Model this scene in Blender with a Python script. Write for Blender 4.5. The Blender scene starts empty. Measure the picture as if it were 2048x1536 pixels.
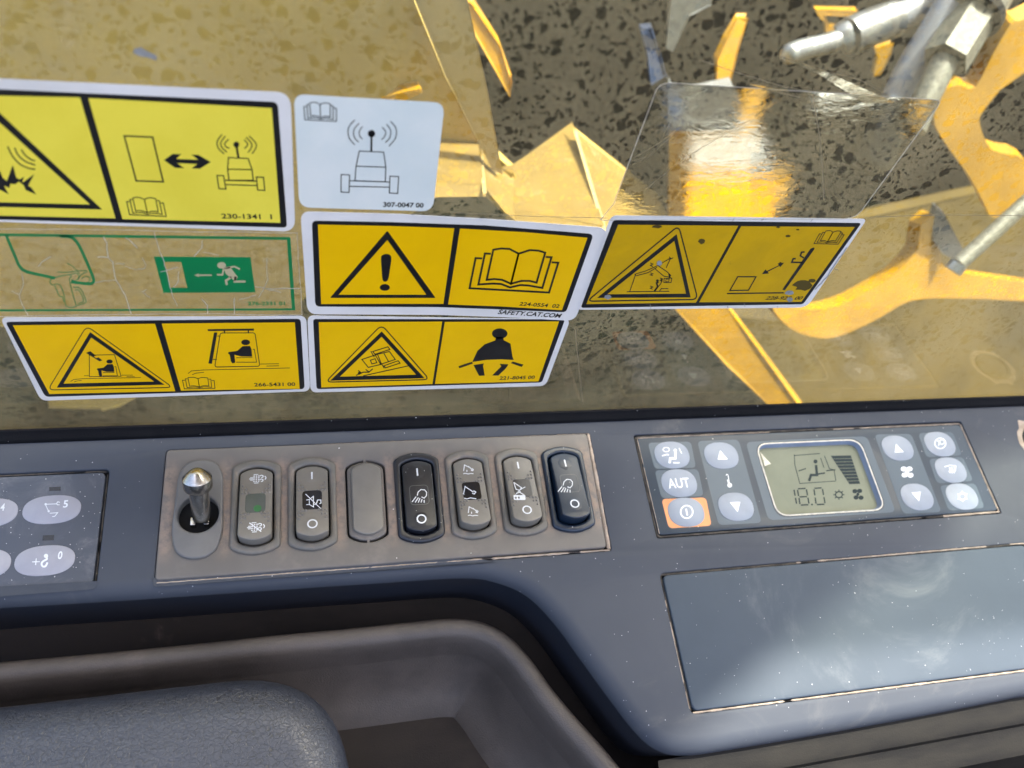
import bpy, bmesh, math, random
from mathutils import Vector, Matrix, noise
from mathutils.geometry import tessellate_polygon
random.seed(7)
R = math.radians
D = bpy.data
SC = bpy.context.scene
COL = SC.collection

# ------------------------------------------------------------------ camera
RIGHT = Vector((0.97356449, -0.15370176, 0.16896142))
DOWN = Vector((-0.02450924, -0.80574684, -0.59175276))
FWD = Vector((0.22709357, 0.57196835, -0.78821362))
FPX = 1601.3
CAM = Vector((-0.1174416, -0.2793792, 0.42255737))
cd = D.cameras.new('camera')
cd.sensor_width = 36; cd.lens = 36 * FPX / 2048
cd.clip_start = 0.01; cd.clip_end = 200
cam = D.objects.new('camera', cd); COL.objects.link(cam)
m3 = Matrix((RIGHT, -DOWN, -FWD)).transposed()
cam.matrix_world = Matrix.Translation(CAM) @ m3.to_4x4()
SC.camera = cam
cd.dof.use_dof = True; cd.dof.focus_distance = 0.445; cd.dof.aperture_fstop = 7.5

# ------------------------------------------------------------------ light
SUN = Vector((0.42, 0.17, 1.0)).normalized()
w = D.worlds.new('World'); SC.world = w; w.use_nodes = True
nt = w.node_tree
sky = nt.nodes.new('ShaderNodeTexSky'); sky.sky_type = 'NISHITA'; sky.sun_disc = False
sky.dust_density = 6.0; sky.ozone_density = 0.3; sky.air_density = 0.8
sky.sun_elevation = math.asin(SUN.z); sky.sun_rotation = math.atan2(SUN.x, SUN.y)
nt.links.new(sky.outputs[0], nt.nodes['Background'].inputs[0])
nt.nodes['Background'].inputs[1].default_value = 0.15
sl = D.lights.new('sun', 'SUN'); sl.energy = 2.5; sl.angle = R(1.2); sl.color = (1, .95, .86)
so = D.objects.new('sun', sl); COL.objects.link(so)
so.rotation_euler = SUN.to_track_quat('Z', 'Y').to_euler(); so.location = (0, 0, 3)
SC.view_settings.view_transform = 'Standard'; SC.view_settings.look = 'None'
SC.view_settings.exposure = 2.35; SC.view_settings.gamma = 1.0
SC.cycles.transparent_max_bounces = 32

# ------------------------------------------------------------------ planes
class Plane:
    def __init__(s, o, u, v):
        s.o = Vector(o); s.u = Vector(u).normalized(); s.v = Vector(v).normalized(); s.n = s.u.cross(s.v).normalized()
    def at(s, x, y, h=0):                      # mm -> world
        return s.o + (s.u * x + s.v * y + s.n * h) * .001
def ray(px, py):
    return RIGHT * ((px - 1024) / FPX) + DOWN * ((py - 768) / FPX) + FWD
def pt(px, py, pl, h=0):                       # where a sight line meets the plane
    r = ray(px, py); o = pl.o + pl.n * (h * .001)
    return CAM + r * (((o - CAM).dot(pl.n)) / r.dot(pl.n))
def uv(px, py, pl, h=0):
    q = (pt(px, py, pl, h) - pl.o) * 1000
    return (q.dot(pl.u), q.dot(pl.v))
def ob(px, py, y):                             # point outside the window at depth y (metres)
    r = ray(px, py); return CAM + r * ((y - CAM.y) / r.y)
def hz(px, py, z):
    r = ray(px, py); return CAM + r * ((z - CAM.z) / r.z)
T = R(6.85)
CON = Plane((0, 0, 0), (1, 0, 0), (0, math.cos(T), math.sin(T)))
GLS = Plane((0, 0, 0), (1, 0, 0), (0, 0, 1))   # n = -Y, towards the operator

# zoom frames: traced coordinates -> photograph pixels
def zf(x0, y0, s): return lambda pts: [(x0 + x / s, y0 + y / s) for x, y in pts]
Z1 = zf(0, 0, 2.9257); Z2 = zf(560, 160, 4.6545); Z3 = zf(0, 440, 3.2); Z4 = zf(590, 400, 3.1508); Z5 = zf(1140, 410, 3.3032)
S1 = zf(300, 840, 4.096); S2 = zf(760, 840, 4.096); A1 = zf(1240, 820, 5.12); A2 = zf(1640, 820, 5.0196); KY = zf(0, 860, 4.0412)
ID = lambda p: p

# ------------------------------------------------------------------ materials
def N(nt, t, **k):
    n = nt.nodes.new(t)
    for a, b in k.items():
        if a in n.inputs.keys() if hasattr(n.inputs, 'keys') else False: n.inputs[a].default_value = b
        else: setattr(n, a, b)
    return n
def mixc(nt, fac, a, b):
    m = nt.nodes.new('ShaderNodeMix'); m.data_type = 'RGBA'
    L = nt.links
    for i, val in ((0, fac), (6, a), (7, b)):
        if isinstance(val, (tuple, float, int)):
            m.inputs[i].default_value = (*val, 1) if isinstance(val, tuple) else val
        else: L.new(val, m.inputs[i])
    return m.outputs[2]
def ramp(nt, src, a, b):
    m = nt.nodes.new('ShaderNodeMapRange'); m.interpolation_type = 'SMOOTHSTEP'
    nt.links.new(src, m.inputs[0]); m.inputs[1].default_value = a; m.inputs[2].default_value = b
    return m.outputs[0]
def math2(nt, op, a, b=None):
    m = nt.nodes.new('ShaderNodeMath'); m.operation = op
    for i, v in enumerate((a, b)):
        if v is None: continue
        if isinstance(v, (int, float)): m.inputs[i].default_value = v
        else: nt.links.new(v, m.inputs[i])
    return m.outputs[0]
def noisef(nt, co, scale, detail=3, rough=.55, dist=0, stretch=None):
    if stretch:
        mp = nt.nodes.new('ShaderNodeMapping'); mp.inputs['Scale'].default_value = stretch
        if len(stretch) == 3: nt.links.new(co, mp.inputs[0]); co = mp.outputs[0]
    n = nt.nodes.new('ShaderNodeTexNoise'); nt.links.new(co, n.inputs['Vector'])
    n.inputs['Scale'].default_value = scale; n.inputs['Detail'].default_value = detail
    n.inputs['Roughness'].default_value = rough; n.inputs['Distortion'].default_value = dist
    return n.outputs['Fac']
def base(name):
    m = D.materials.new(name); m.use_nodes = True; nt = m.node_tree
    b = nt.nodes['Principled BSDF']
    g = nt.nodes.new('ShaderNodeNewGeometry')
    return m, nt, b, g.outputs['Position']
def speck(nt, co, scale, size, keep):
    v = nt.nodes.new('ShaderNodeTexVoronoi'); v.inputs['Scale'].default_value = scale
    nt.links.new(co, v.inputs['Vector'])
    s = nt.nodes.new('ShaderNodeSeparateColor'); nt.links.new(v.outputs['Color'], s.inputs[0])
    k = math2(nt, 'GREATER_THAN', s.outputs[0], 1 - keep)
    d = math2(nt, 'LESS_THAN', v.outputs['Distance'], math2(nt, 'MULTIPLY', s.outputs[1], size))
    return math2(nt, 'MULTIPLY', k, d)
def mat(name, col, col2=None, rough=.5, metal=0, nscale=60, lo=.35, hi=.7, bump=0, bscale=1500, specks=0, spec=.5,
        dust=None, dlo=.5, dhi=.75, dscale=25, coat=0, roughvar=.0, emit=None, bdist=.0004, stretch=None, transl=0):
    m, nt, b, co = base(name); L = nt.links
    n1 = noisef(nt, co, nscale, 5, .6, .3, stretch)
    c = mixc(nt, ramp(nt, n1, lo, hi), tuple(col), tuple(col2 or [x * .86 for x in col]))
    if dust:
        c = mixc(nt, math2(nt, 'MULTIPLY', ramp(nt, noisef(nt, co, dscale, 8, .7, .6), dlo, dhi), .7), c, tuple(dust))
    if specks:
        c = mixc(nt, speck(nt, co, 300, .11, specks), c, (.62, .62, .6))
        c = mixc(nt, speck(nt, co, 700, .2, specks * 1.5), c, (.5, .5, .5))
    L.new(c, b.inputs['Base Color'])
    b.inputs['Metallic'].default_value = metal; b.inputs['Specular IOR Level'].default_value = spec
    b.inputs['Coat Weight'].default_value = coat; b.inputs['Coat Roughness'].default_value = .08
    if roughvar:
        r = math2(nt, 'ADD', math2(nt, 'MULTIPLY', noisef(nt, co, nscale * 1.7, 4), roughvar), rough - roughvar / 2)
        L.new(r, b.inputs['Roughness'])
    else: b.inputs['Roughness'].default_value = rough
    if bump:
        bp = nt.nodes.new('ShaderNodeBump'); bp.inputs['Strength'].default_value = bump; bp.inputs['Distance'].default_value = bdist
        L.new(noisef(nt, co, bscale, 4, .6), bp.inputs['Height']); L.new(bp.outputs[0], b.inputs['Normal'])
    if transl:
        o = nt.nodes['Material Output']; t = nt.nodes.new('ShaderNodeBsdfTranslucent'); L.new(c, t.inputs[0])
        mx = nt.nodes.new('ShaderNodeMixShader'); mx.inputs[0].default_value = transl
        L.new(b.outputs[0], mx.inputs[1]); L.new(t.outputs[0], mx.inputs[2]); L.new(mx.outputs[0], o.inputs[0])
    return m
M = {}
M['console'] = mat('console_plastic', (.054, .06, .073), (.046, .052, .065), .56, bump=.25, bscale=2600, specks=.03, dust=(.13, .125, .12), dlo=.56, dhi=.8, dscale=14, nscale=12, roughvar=.12, bdist=.0002, spec=.16)
M['wall'] = mat('console_side_plastic', (.016, .019, .028), (.022, .022, .027), .6, spec=.2, bump=.3, bscale=2000, nscale=20, dust=(.06, .055, .05), dlo=.62, dhi=.8)
M['lid'] = mat('lid_plastic', (.052, .067, .086), (.046, .06, .078), .52, bump=.2, bscale=2600, specks=.045, nscale=14, dust=(.17, .18, .18), dlo=.5, dhi=.8, dscale=10, roughvar=.1, bdist=.0002, spec=.18)
M['tray'] = mat('tray_plastic', (.07, .058, .05), (.046, .038, .033), .5, bump=.6, bscale=900, nscale=25, dust=(.15, .12, .105), dlo=.52, dhi=.8, dscale=12, bdist=.0004)
M['trimmat'] = mat('trim_plastic', (.017, .015, .012), (.01, .009, .008), .6, spec=.12, bump=.3, bscale=900, nscale=25, stretch=(1, 4, 1))
M['recess'] = mat('recess_plastic', (.02, .016, .015), (.012, .01, .01), .6, spec=.12, bump=.3, bscale=900, nscale=12, dust=(.12, .09, .075), dlo=.58, dhi=.75, dscale=9, stretch=(1, 3, 1))
M['bracket'] = mat('black_plastic', (.012, .014, .02), None, .33, nscale=60, specks=.08, dust=(.12, .1, .085), dlo=.68, dhi=.85, dscale=60, bump=.1, bscale=2500, bdist=.0001)
M['navy'] = mat('navy_black_plastic', (.008, .018, .035), None, .3, nscale=60, specks=.06, dust=(.1, .09, .08), dlo=.7, dhi=.85, dscale=60, bump=.1, bscale=2500, bdist=.0001)
M['rocker'] = mat('warm_grey_plastic', (.165, .15, .127), (.145, .133, .113), .42, nscale=80, bump=.15, bscale=3000, dust=(.2, .165, .14), dlo=.6, dhi=.85, dscale=70, bdist=.0001)
M['surround'] = mat('surround_plastic', (.125, .115, .098), (.108, .1, .086), .5, nscale=60, bump=.15, bscale=3000, dust=(.22, .165, .125), dlo=.5, dhi=.72, dscale=80, bdist=.0001)
M['toggleplate'] = mat('grey_plate_plastic', (.13, .125, .118), None, .5, nscale=60, bump=.2, bscale=3000, bdist=.0001)
M['void'] = mat('dark_gap', (.006, .006, .006), None, .9)
M['rubber'] = mat('black_rubber', (.004, .004, .005), (.006, .006, .007), .7, spec=.12, bump=.5, bscale=900, specks=.03)
M['dirt'] = mat('packed_dust', (.4, .32, .25), (.3, .235, .18), .95, nscale=160, lo=.4, hi=.6, bump=.8, bscale=1500)
M['dirtd'] = mat('dark_packed_dust', (.1, .085, .068), (.05, .043, .036), .95, nscale=140, lo=.42, hi=.58, bump=.8, bscale=1500)
M['chrome'] = mat('worn_steel', (.55, .54, .5), (.4, .37, .33), .24, 1, nscale=500, bump=.3, bscale=900, bdist=.0001, roughvar=.15, stretch=(1, 1, 6))
M['brass'] = mat('copper_contact', (.6, .42, .36), None, .3, 1)
M['keypad'] = mat('keypad_membrane', (.06, .068, .088), (.052, .06, .078), .36, spec=.3, nscale=14, specks=.18, roughvar=.15, dust=(.2, .2, .21), dlo=.5, dhi=.8, dscale=30)
M['key'] = mat('grey_key_print', (.25, .25, .285), (.3, .3, .335), .4, nscale=40, specks=.05)
M['panel'] = mat('climate_membrane', (.024, .036, .052), (.028, .041, .058), .34, spec=.25, nscale=10, roughvar=.12, specks=.06)
M['zone'] = mat('lighter_zone_print', (.055, .08, .106), (.062, .088, .115), .34, spec=.25, nscale=14)
M['btn'] = mat('button_print', (.24, .27, .315), (.21, .235, .275), .38, spec=.3, nscale=60)
M['white'] = mat('white_print', (.68, .7, .72), None, .4)
M['orange'] = mat('orange_print', (.62, .22, .06), (.52, .18, .05), .4, nscale=60)
M['lcd'] = mat('lcd_grey_green', (.2, .21, .15), (.17, .18, .13), .45, spec=.08, nscale=25)
M['lcdink'] = mat('lcd_segments', (.035, .045, .045), None, .6, spec=.05)
M['amber'] = mat('amber_paint', (.42, .21, .001), (.32, .155, .001), .9, nscale=50, spec=0)
M['blue'] = mat('blue_reflection', (.03, .045, .09), None, .8, spec=.1)  # colour stands in for a bluish reflection
M['scratch'] = mat('glass_scratch', (.3, .26, .17), (.2, .17, .11), .8, nscale=200, spec=.1)
M['lcdrim'] = mat('lcd_silver_rim', (.5, .47, .4), (.3, .29, .27), .4, nscale=300)
M['bezelblue'] = mat('lcd_inner_wall', (.2, .24, .31), None, .25)
M['lens'] = mat('smoked_lens', (.08, .09, .085), (.065, .08, .07), .2, nscale=100)
M['lensd'] = mat('black_lens', (.008, .009, .014), None, .2)
M['led'] = mat('green_led', (.03, .14, .05), None, .3)
M['line'] = mat('lens_outline', (.1, .1, .1), None, .4)
M['black'] = mat('black_ink', (.006, .006, .007), (.012, .012, .012), .38, nscale=90)
M['yel'] = mat('yellow_ink', (.95, .54, 0), (.9, .5, 0), .36, nscale=25, dust=(.4, .25, .02), dlo=.66, dhi=.9, dscale=60, transl=.08, spec=.3, bump=.5, bscale=70, bdist=.0008)
M['yelpale'] = mat('faded_yellow_ink', (.92, .76, .075), (.86, .7, .06), .36, nscale=25, dust=(.5, .4, .08), dlo=.66, dhi=.9, dscale=60, transl=.08, spec=.3, bump=.5, bscale=70, bdist=.0008)
M['yeldark'] = mat('dirty_yellow_ink', (.66, .38, .002), (.58, .34, .004), .4, nscale=40, dust=(.25, .16, .03), dlo=.64, dhi=.8, dscale=60, transl=.08, spec=.3, bump=.5, bscale=70, bdist=.0008)
M['wh'] = mat('white_vinyl', (.68, .68, .72), (.6, .6, .62), .4, nscale=20, dust=(.4, .37, .33), dlo=.66, dhi=.85, dscale=60, transl=.3)
M['whblue'] = mat('glossy_white_vinyl', (.66, .7, .72), (.57, .64, .67), .3, nscale=18, dust=(.45, .43, .42), dlo=.66, dhi=.85, dscale=50, transl=.3)
M['green'] = mat('green_ink', (.0, .2, .055), (.0, .17, .05), .4, nscale=60)
M['cream'] = mat('cream_print', (.5, .42, .24), (.42, .35, .2), .45, nscale=60)
M['paleline'] = mat('pale_crack', (.6, .56, .45), (.4, .36, .28), .6, nscale=300)
M['mark'] = mat('grey_smear', (.3, .31, .32), (.18, .18, .18), .5, nscale=300)
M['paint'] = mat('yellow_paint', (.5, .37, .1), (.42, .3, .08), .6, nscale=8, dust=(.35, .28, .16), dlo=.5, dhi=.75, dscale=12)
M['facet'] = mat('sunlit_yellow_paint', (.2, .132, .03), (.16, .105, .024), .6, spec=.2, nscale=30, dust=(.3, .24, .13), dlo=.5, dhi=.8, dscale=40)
M['paintb'] = mat('bright_yellow_paint', (.45, .235, .003), (.34, .175, .003), .32, nscale=20)
M['paintd'] = mat('dusty_yellow_paint', (.45, .33, .13), (.36, .27, .12), .6, nscale=10, dust=(.2, .17, .11), dlo=.45, dhi=.7, dscale=10)
M['steel'] = mat('zinc_fitting', (.34, .35, .35), (.22, .23, .24), .36, .8, nscale=90, roughvar=.2)
M['hose'] = mat('grey_hose', (.2, .215, .25), (.16, .17, .2), .5, nscale=40)
M['pale'] = mat('pale_grey_paint', (.16, .165, .17), (.11, .115, .12), .35, nscale=60)
M['olive'] = mat('oily_steel', (.16, .16, .13), (.07, .07, .06), .55, .2, nscale=200, bump=.6, bscale=500)
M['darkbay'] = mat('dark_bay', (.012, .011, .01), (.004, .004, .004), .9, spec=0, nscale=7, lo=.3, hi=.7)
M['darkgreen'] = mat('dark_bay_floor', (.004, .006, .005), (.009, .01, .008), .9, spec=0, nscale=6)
M['tan'] = mat('tan_plate', (.1, .07, .018), (.055, .04, .012), .8, spec=.1, nscale=8)
M['ground'] = mat('dirt_ground', (.2, .17, .13), (.13, .11, .085), .95, nscale=2, bump=.5, bscale=20, bdist=.02)
M['roof'] = mat('roof_paint', (.3, .3, .3), None, .6)

def dirt_bezel():
    m, nt, b, co = base('switch_bezel_plastic'); L = nt.links
    sep = nt.nodes.new('ShaderNodeSeparateXYZ'); L.new(co, sep.inputs[0])
    n = noisef(nt, co, 40, 5)
    c = mixc(nt, ramp(nt, n, .35, .7), (.132, .119, .106), (.115, .104, .093))
    ua = math2(nt, 'ABSOLUTE', math2(nt, 'SUBTRACT', math2(nt, 'MODULO', math2(nt, 'ADD', sep.outputs[0], 1.0 - .0173 + .0155 + .0), .0311), .01555))
    near = ramp(nt, ua, .0065, .0005)      # midway between two switches
    vy = math2(nt, 'ABSOLUTE', math2(nt, 'ADD', sep.outputs[1], .050))
    band = ramp(nt, vy, .034, .02)
    k = math2(nt, 'MULTIPLY', math2(nt, 'MULTIPLY', near, band), ramp(nt, noisef(nt, co, 220, 6, .7), .3, .62))
    c = mixc(nt, math2(nt, 'MULTIPLY', k, .6), c, (.3, .21, .155))
    c = mixc(nt, math2(nt, 'MULTIPLY', ramp(nt, noisef(nt, co, 30, 8, .7), .55, .8), .4), c, (.25, .21, .18))
    c = mixc(nt, speck(nt, co, 300, .15, .07), c, (.6, .58, .55))
    L.new(c, b.inputs['Base Color']); b.inputs['Roughness'].default_value = .5; b.inputs['Specular IOR Level'].default_value = .35
    bp = nt.nodes.new('ShaderNodeBump'); bp.inputs['Strength'].default_value = .25; bp.inputs['Distance'].default_value = .0002
    L.new(noisef(nt, co, 2500, 3), bp.inputs['Height']); L.new(bp.outputs[0], b.inputs['Normal'])
    return m
M['bezel'] = dirt_bezel()

def leather():
    m, nt, b, co = base('blue_black_leather'); L = nt.links
    nz = nt.nodes.new('ShaderNodeTexNoise'); nz.inputs['Scale'].default_value = 260; L.new(co, nz.inputs['Vector'])
    ad = nt.nodes.new('ShaderNodeVectorMath'); ad.operation = 'MULTIPLY_ADD'
    L.new(nz.outputs['Color'], ad.inputs[0]); ad.inputs[1].default_value = (.004, .004, .004); L.new(co, ad.inputs[2])
    v = nt.nodes.new('ShaderNodeTexVoronoi'); v.feature = 'DISTANCE_TO_EDGE'; v.inputs['Scale'].default_value = 400
    L.new(ad.outputs[0], v.inputs['Vector'])
    v2 = nt.nodes.new('ShaderNodeTexVoronoi'); v2.feature = 'DISTANCE_TO_EDGE'; v2.inputs['Scale'].default_value = 900
    L.new(ad.outputs[0], v2.inputs['Vector'])
    amt = ramp(nt, noisef(nt, co, 28, 3), .35, .6)
    e = math2(nt, 'MINIMUM', math2(nt, 'ADD', ramp(nt, v.outputs['Distance'], .01, .09), math2(nt, 'MULTIPLY', amt, .3)), math2(nt, 'ADD', ramp(nt, v2.outputs['Distance'], 0, .12), .55))
    c = mixc(nt, e, (.007, .008, .012), (.026, .031, .047))
    L.new(c, b.inputs['Base Color']); b.inputs['Roughness'].default_value = .34; b.inputs['Specular IOR Level'].default_value = .75
    bp = nt.nodes.new('ShaderNodeBump'); bp.inputs['Strength'].default_value = .4; bp.inputs['Distance'].default_value = .0006
    L.new(e, bp.inputs['Height']); L.new(bp.outputs[0], b.inputs['Normal'])
    return m
M['leather'] = leather()

def glass_clear():
    m, nt, b, co = base('clear_glass'); L = nt.links; nt.nodes.remove(b)
    t = nt.nodes.new('ShaderNodeBsdfTransparent'); t.inputs[0].default_value = (.93, .96, .92, 1)
    g = nt.nodes.new('ShaderNodeBsdfGlossy'); g.inputs['Roughness'].default_value = .02
    f = nt.nodes.new('ShaderNodeFresnel'); f.inputs[0].default_value = 1.5
    mx = nt.nodes.new('ShaderNodeMixShader'); L.new(f.outputs[0], mx.inputs[0]); L.new(t.outputs[0], mx.inputs[1]); L.new(g.outputs[0], mx.inputs[2])
    L.new(mx.outputs[0], nt.nodes['Material Output'].inputs[0]); return m
def glass_dusty():
    m, nt, b, co = base('dusty_glass_face'); L = nt.links; nt.nodes.remove(b)
    nz = nt.nodes.new('ShaderNodeTexNoise'); nz.inputs['Scale'].default_value = 180; nz.inputs['Detail'].default_value = 3; L.new(co, nz.inputs['Vector'])
    ad = nt.nodes.new('ShaderNodeVectorMath'); ad.operation = 'MULTIPLY_ADD'
    L.new(nz.outputs['Color'], ad.inputs[0]); ad.inputs[1].default_value = (.0065, .0, .0065); L.new(co, ad.inputs[2])
    masks = []
    for sc, size, keep in ((185, .52, .66), (320, .5, .62), (560, .45, .5)):
        v = nt.nodes.new('ShaderNodeTexVoronoi'); v.inputs['Scale'].default_value = sc; L.new(ad.outputs[0], v.inputs['Vector'])
        s = nt.nodes.new('ShaderNodeSeparateColor'); L.new(v.outputs['Color'], s.inputs[0])
        r = math2(nt, 'MULTIPLY', math2(nt, 'MULTIPLY', s.outputs[1], size), math2(nt, 'GREATER_THAN', s.outputs[0], 1 - keep))
        masks.append(ramp(nt, math2(nt, 'SUBTRACT', r, v.outputs['Distance']), .0, .06))
    clear = math2(nt, 'MAXIMUM', math2(nt, 'MAXIMUM', masks[0], masks[1]), masks[2])
    amt = math2(nt, 'ADD', math2(nt, 'MULTIPLY', math2(nt, 'MULTIPLY', ramp(nt, noisef(nt, co, 6, 6, .7), .3, .7), ramp(nt, noisef(nt, co, 30, 5, .7, .5, (1, 1, .25)), .2, .8)), .26), .16)     # veil thickness
    fine = math2(nt, 'MULTIPLY', noisef(nt, co, 900, 3), .1)
    sp = nt.nodes.new('ShaderNodeSeparateXYZ'); L.new(co, sp.inputs[0])          # towards the foot the veil thins slightly and the clear spots fade
    low = math2(nt, 'MULTIPLY', ramp(nt, math2(nt, 'ADD', sp.outputs[2], math2(nt, 'MULTIPLY', noisef(nt, co, 9, 3), .06)), .15, .02), 1.0)
    amt = math2(nt, 'ADD', amt, math2(nt, 'MULTIPLY', low, -.02))
    clear = math2(nt, 'MULTIPLY', clear, math2(nt, 'SUBTRACT', 1, math2(nt, 'MULTIPLY', low, .62)))
    veil = math2(nt, 'ADD', amt, fine)
    veil = math2(nt, 'MULTIPLY', veil, math2(nt, 'SUBTRACT', 1, math2(nt, 'MULTIPLY', clear, .78)))
    t = nt.nodes.new('ShaderNodeBsdfTransparent'); t.inputs[0].default_value = (.95, .97, .9, 1)
    d1 = nt.nodes.new('ShaderNodeBsdfDiffuse'); d1.inputs[0].default_value = (.5, .43, .27, 1)
    d2 = nt.nodes.new('ShaderNodeBsdfTranslucent'); d2.inputs[0].default_value = (.5, .43, .27, 1)
    md = nt.nodes.new('ShaderNodeMixShader'); md.inputs[0].default_value = .55; L.new(d1.outputs[0], md.inputs[1]); L.new(d2.outputs[0], md.inputs[2])
    mx = nt.nodes.new('ShaderNodeMixShader'); L.new(veil, mx.inputs[0]); L.new(t.outputs[0], mx.inputs[1]); L.new(md.outputs[0], mx.inputs[2])
    L.new(mx.outputs[0], nt.nodes['Material Output'].inputs[0]); return m
def film(name, veil, col, bump, sc, tint=(.97, .97, .93), refr=.75, ior=1.12, stretch=(1, 1, 3)):
    m, nt, b, co = base(name); L = nt.links; nt.nodes.remove(b)
    bp = nt.nodes.new('ShaderNodeBump'); bp.inputs['Strength'].default_value = bump; bp.inputs['Distance'].default_value = .002
    L.new(noisef(nt, co, sc, 4, .6, 1.5, stretch), bp.inputs['Height'])
    t = nt.nodes.new('ShaderNodeBsdfTransparent'); t.inputs[0].default_value = (*tint, 1)
    rf = nt.nodes.new('ShaderNodeBsdfRefraction'); rf.inputs['IOR'].default_value = ior; rf.inputs[0].default_value = (*tint, 1); rf.inputs['Roughness'].default_value = .02
    L.new(bp.outputs[0], rf.inputs['Normal'])
    m1 = nt.nodes.new('ShaderNodeMixShader'); m1.inputs[0].default_value = refr; L.new(t.outputs[0], m1.inputs[1]); L.new(rf.outputs[0], m1.inputs[2])
    g = nt.nodes.new('ShaderNodeBsdfGlossy'); g.inputs['Roughness'].default_value = .08; L.new(bp.outputs[0], g.inputs['Normal'])
    m2 = nt.nodes.new('ShaderNodeMixShader'); m2.inputs[0].default_value = .045; L.new(m1.outputs[0], m2.inputs[1]); L.new(g.outputs[0], m2.inputs[2])
    d = nt.nodes.new('ShaderNodeBsdfDiffuse'); d.inputs[0].default_value = (*col, 1)
    tl = nt.nodes.new('ShaderNodeBsdfTranslucent'); tl.inputs[0].default_value = (*col, 1)
    m4 = nt.nodes.new('ShaderNodeMixShader'); L.new(d.outputs[0], m4.inputs[1]); L.new(tl.outputs[0], m4.inputs[2])
    m3_ = nt.nodes.new('ShaderNodeMixShader')
    L.new(math2(nt, 'MULTIPLY', ramp(nt, noisef(nt, co, sc * 2, 5, .7, 1, stretch), .3, .75), veil), m3_.inputs[0])
    L.new(m2.outputs[0], m3_.inputs[1]); L.new(m4.outputs[0], m3_.inputs[2])
    L.new(m3_.outputs[0], nt.nodes['Material Output'].inputs[0]); return m
M['glass'] = glass_clear(); M['glassd'] = glass_dusty()
M['film'] = film('wrinkled_clear_film', .05, (.6, .55, .42), .28, 80, refr=.88)
M['film2'] = film('yellowed_clear_vinyl', .3, (.62, .54, .36), .35, 60, (.95, .93, .84))

# ------------------------------------------------------------------ mesh helpers
def thing(name, label, cat, loc=(0, 0, 0), group=None, kind=None):
    o = D.objects.new(name, None); COL.objects.link(o); o.location = loc; o.empty_display_size = .01
    o['label'] = label; o['category'] = cat
    if group: o['group'] = group
    if kind: o['kind'] = kind
    return o
def mk(name, geo, m, parent=None, smooth=None, mats=None, label=None, cat=None, kind=None, group=None):
    vs, fs = geo[0], geo[1]
    off = Vector((0, 0, 0)); p = parent
    while p: off += p.location; p = p.parent
    own = Vector((0, 0, 0))
    if parent is None and vs:
        own = sum((Vector(v) for v in vs), Vector()) / len(vs)
    me = D.meshes.new(name); me.from_pydata([tuple(Vector(v) - off - own) for v in vs], [], fs)
    for x in (mats or [m]): me.materials.append(x)
    if len(geo) > 2 and geo[2]:
        for f, i in zip(me.polygons, geo[2]): f.material_index = i
    me.validate(); 
    if smooth:
        for f in me.polygons: f.use_smooth = True
        me.set_sharp_from_angle(angle=R(smooth))
    o = D.objects.new(name, me); COL.objects.link(o); o.location = own
    if parent: o.parent = parent
    if label: o['label'] = label
    if cat: o['category'] = cat
    if kind: o['kind'] = kind
    if group: o['group'] = group
    return o
def join(*gs):
    V, F = [], []
    for g in gs:
        n = len(V); V += list(g[0]); F += [tuple(i + n for i in f) for f in g[1]]
    return V, F
def area(p): return sum(p[i][0] * p[(i + 1) % len(p)][1] - p[(i + 1) % len(p)][0] * p[i][1] for i in range(len(p))) / 2
def dedupe(p, e=1e-6):
    q = []
    for a in p:
        if not q or math.hypot(a[0] - q[-1][0], a[1] - q[-1][1]) > e: q.append(a)
    if len(q) > 1 and math.hypot(q[0][0] - q[-1][0], q[0][1] - q[-1][1]) <= e: q.pop()
    return q
def inset(p, d):                                # to the left of travel
    n = len(p); out = []
    for i in range(n):
        a, b, c = Vector(p[i - 1]), Vector(p[i]), Vector(p[(i + 1) % n])
        e1 = (b - a).normalized(); e2 = (c - b).normalized()
        n1 = Vector((-e1.y, e1.x)); n2 = Vector((-e2.y, e2.x)); k = n1 + n2
        if k.length < 1e-6: k = n1
        k = k.normalized(); k = k / max(.4, k.dot(n1)); q = b + k * d; out.append((q.x, q.y))
    return out
def rpoly(c, r, n=5):                           # polygon with rounded corners
    out = []; m = len(c); rr = r if isinstance(r, (list, tuple)) else [r] * m
    for i in range(m):
        a, b, d = Vector(c[i - 1]), Vector(c[i]), Vector(c[(i + 1) % m]); ri = rr[i]
        if ri <= 0: out.append(tuple(b)); continue
        e1 = (a - b); e2 = (d - b); t = min(ri, e1.length * .48, e2.length * .48)
        p1 = b + e1.normalized() * t; p2 = b + e2.normalized() * t
        for k in range(n + 1):
            s = k / n; q = p1 * (1 - s) ** 2 + b * 2 * s * (1 - s) + p2 * s * s; out.append((q.x, q.y))
    return dedupe(out)
def spline(p, n=6, closed=False):
    out = []; m = len(p); rng = range(m if closed else m - 1)
    g = lambda i: Vector(p[i % m]) if closed else Vector(p[max(0, min(m - 1, i))])
    for i in rng:
        a, b, c, d = g(i - 1), g(i), g(i + 1), g(i + 2)
        for k in range(n):
            t = k / n
            out.append(tuple(.5 * ((2 * b) + (c - a) * t + (2 * a - 5 * b + 4 * c - d) * t * t + (3 * b - a - 3 * c + d) * t ** 3)))
    if not closed: out.append(tuple(p[-1]))
    return out
def circ(x, y, r, ry=None, n=24, a0=0): return [(x + r * math.cos(a0 + 2 * math.pi * k / n), y + (ry or r) * math.sin(a0 + 2 * math.pi * k / n)) for k in range(n)]
def oval(x, y, a, b, e=.86, n=40):               # slightly squared ellipse
    f = lambda t: math.copysign(abs(t) ** e, t)
    return [(x + a * f(math.cos(2 * math.pi * k / n)), y + b * f(math.sin(2 * math.pi * k / n))) for k in range(n)]
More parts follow.
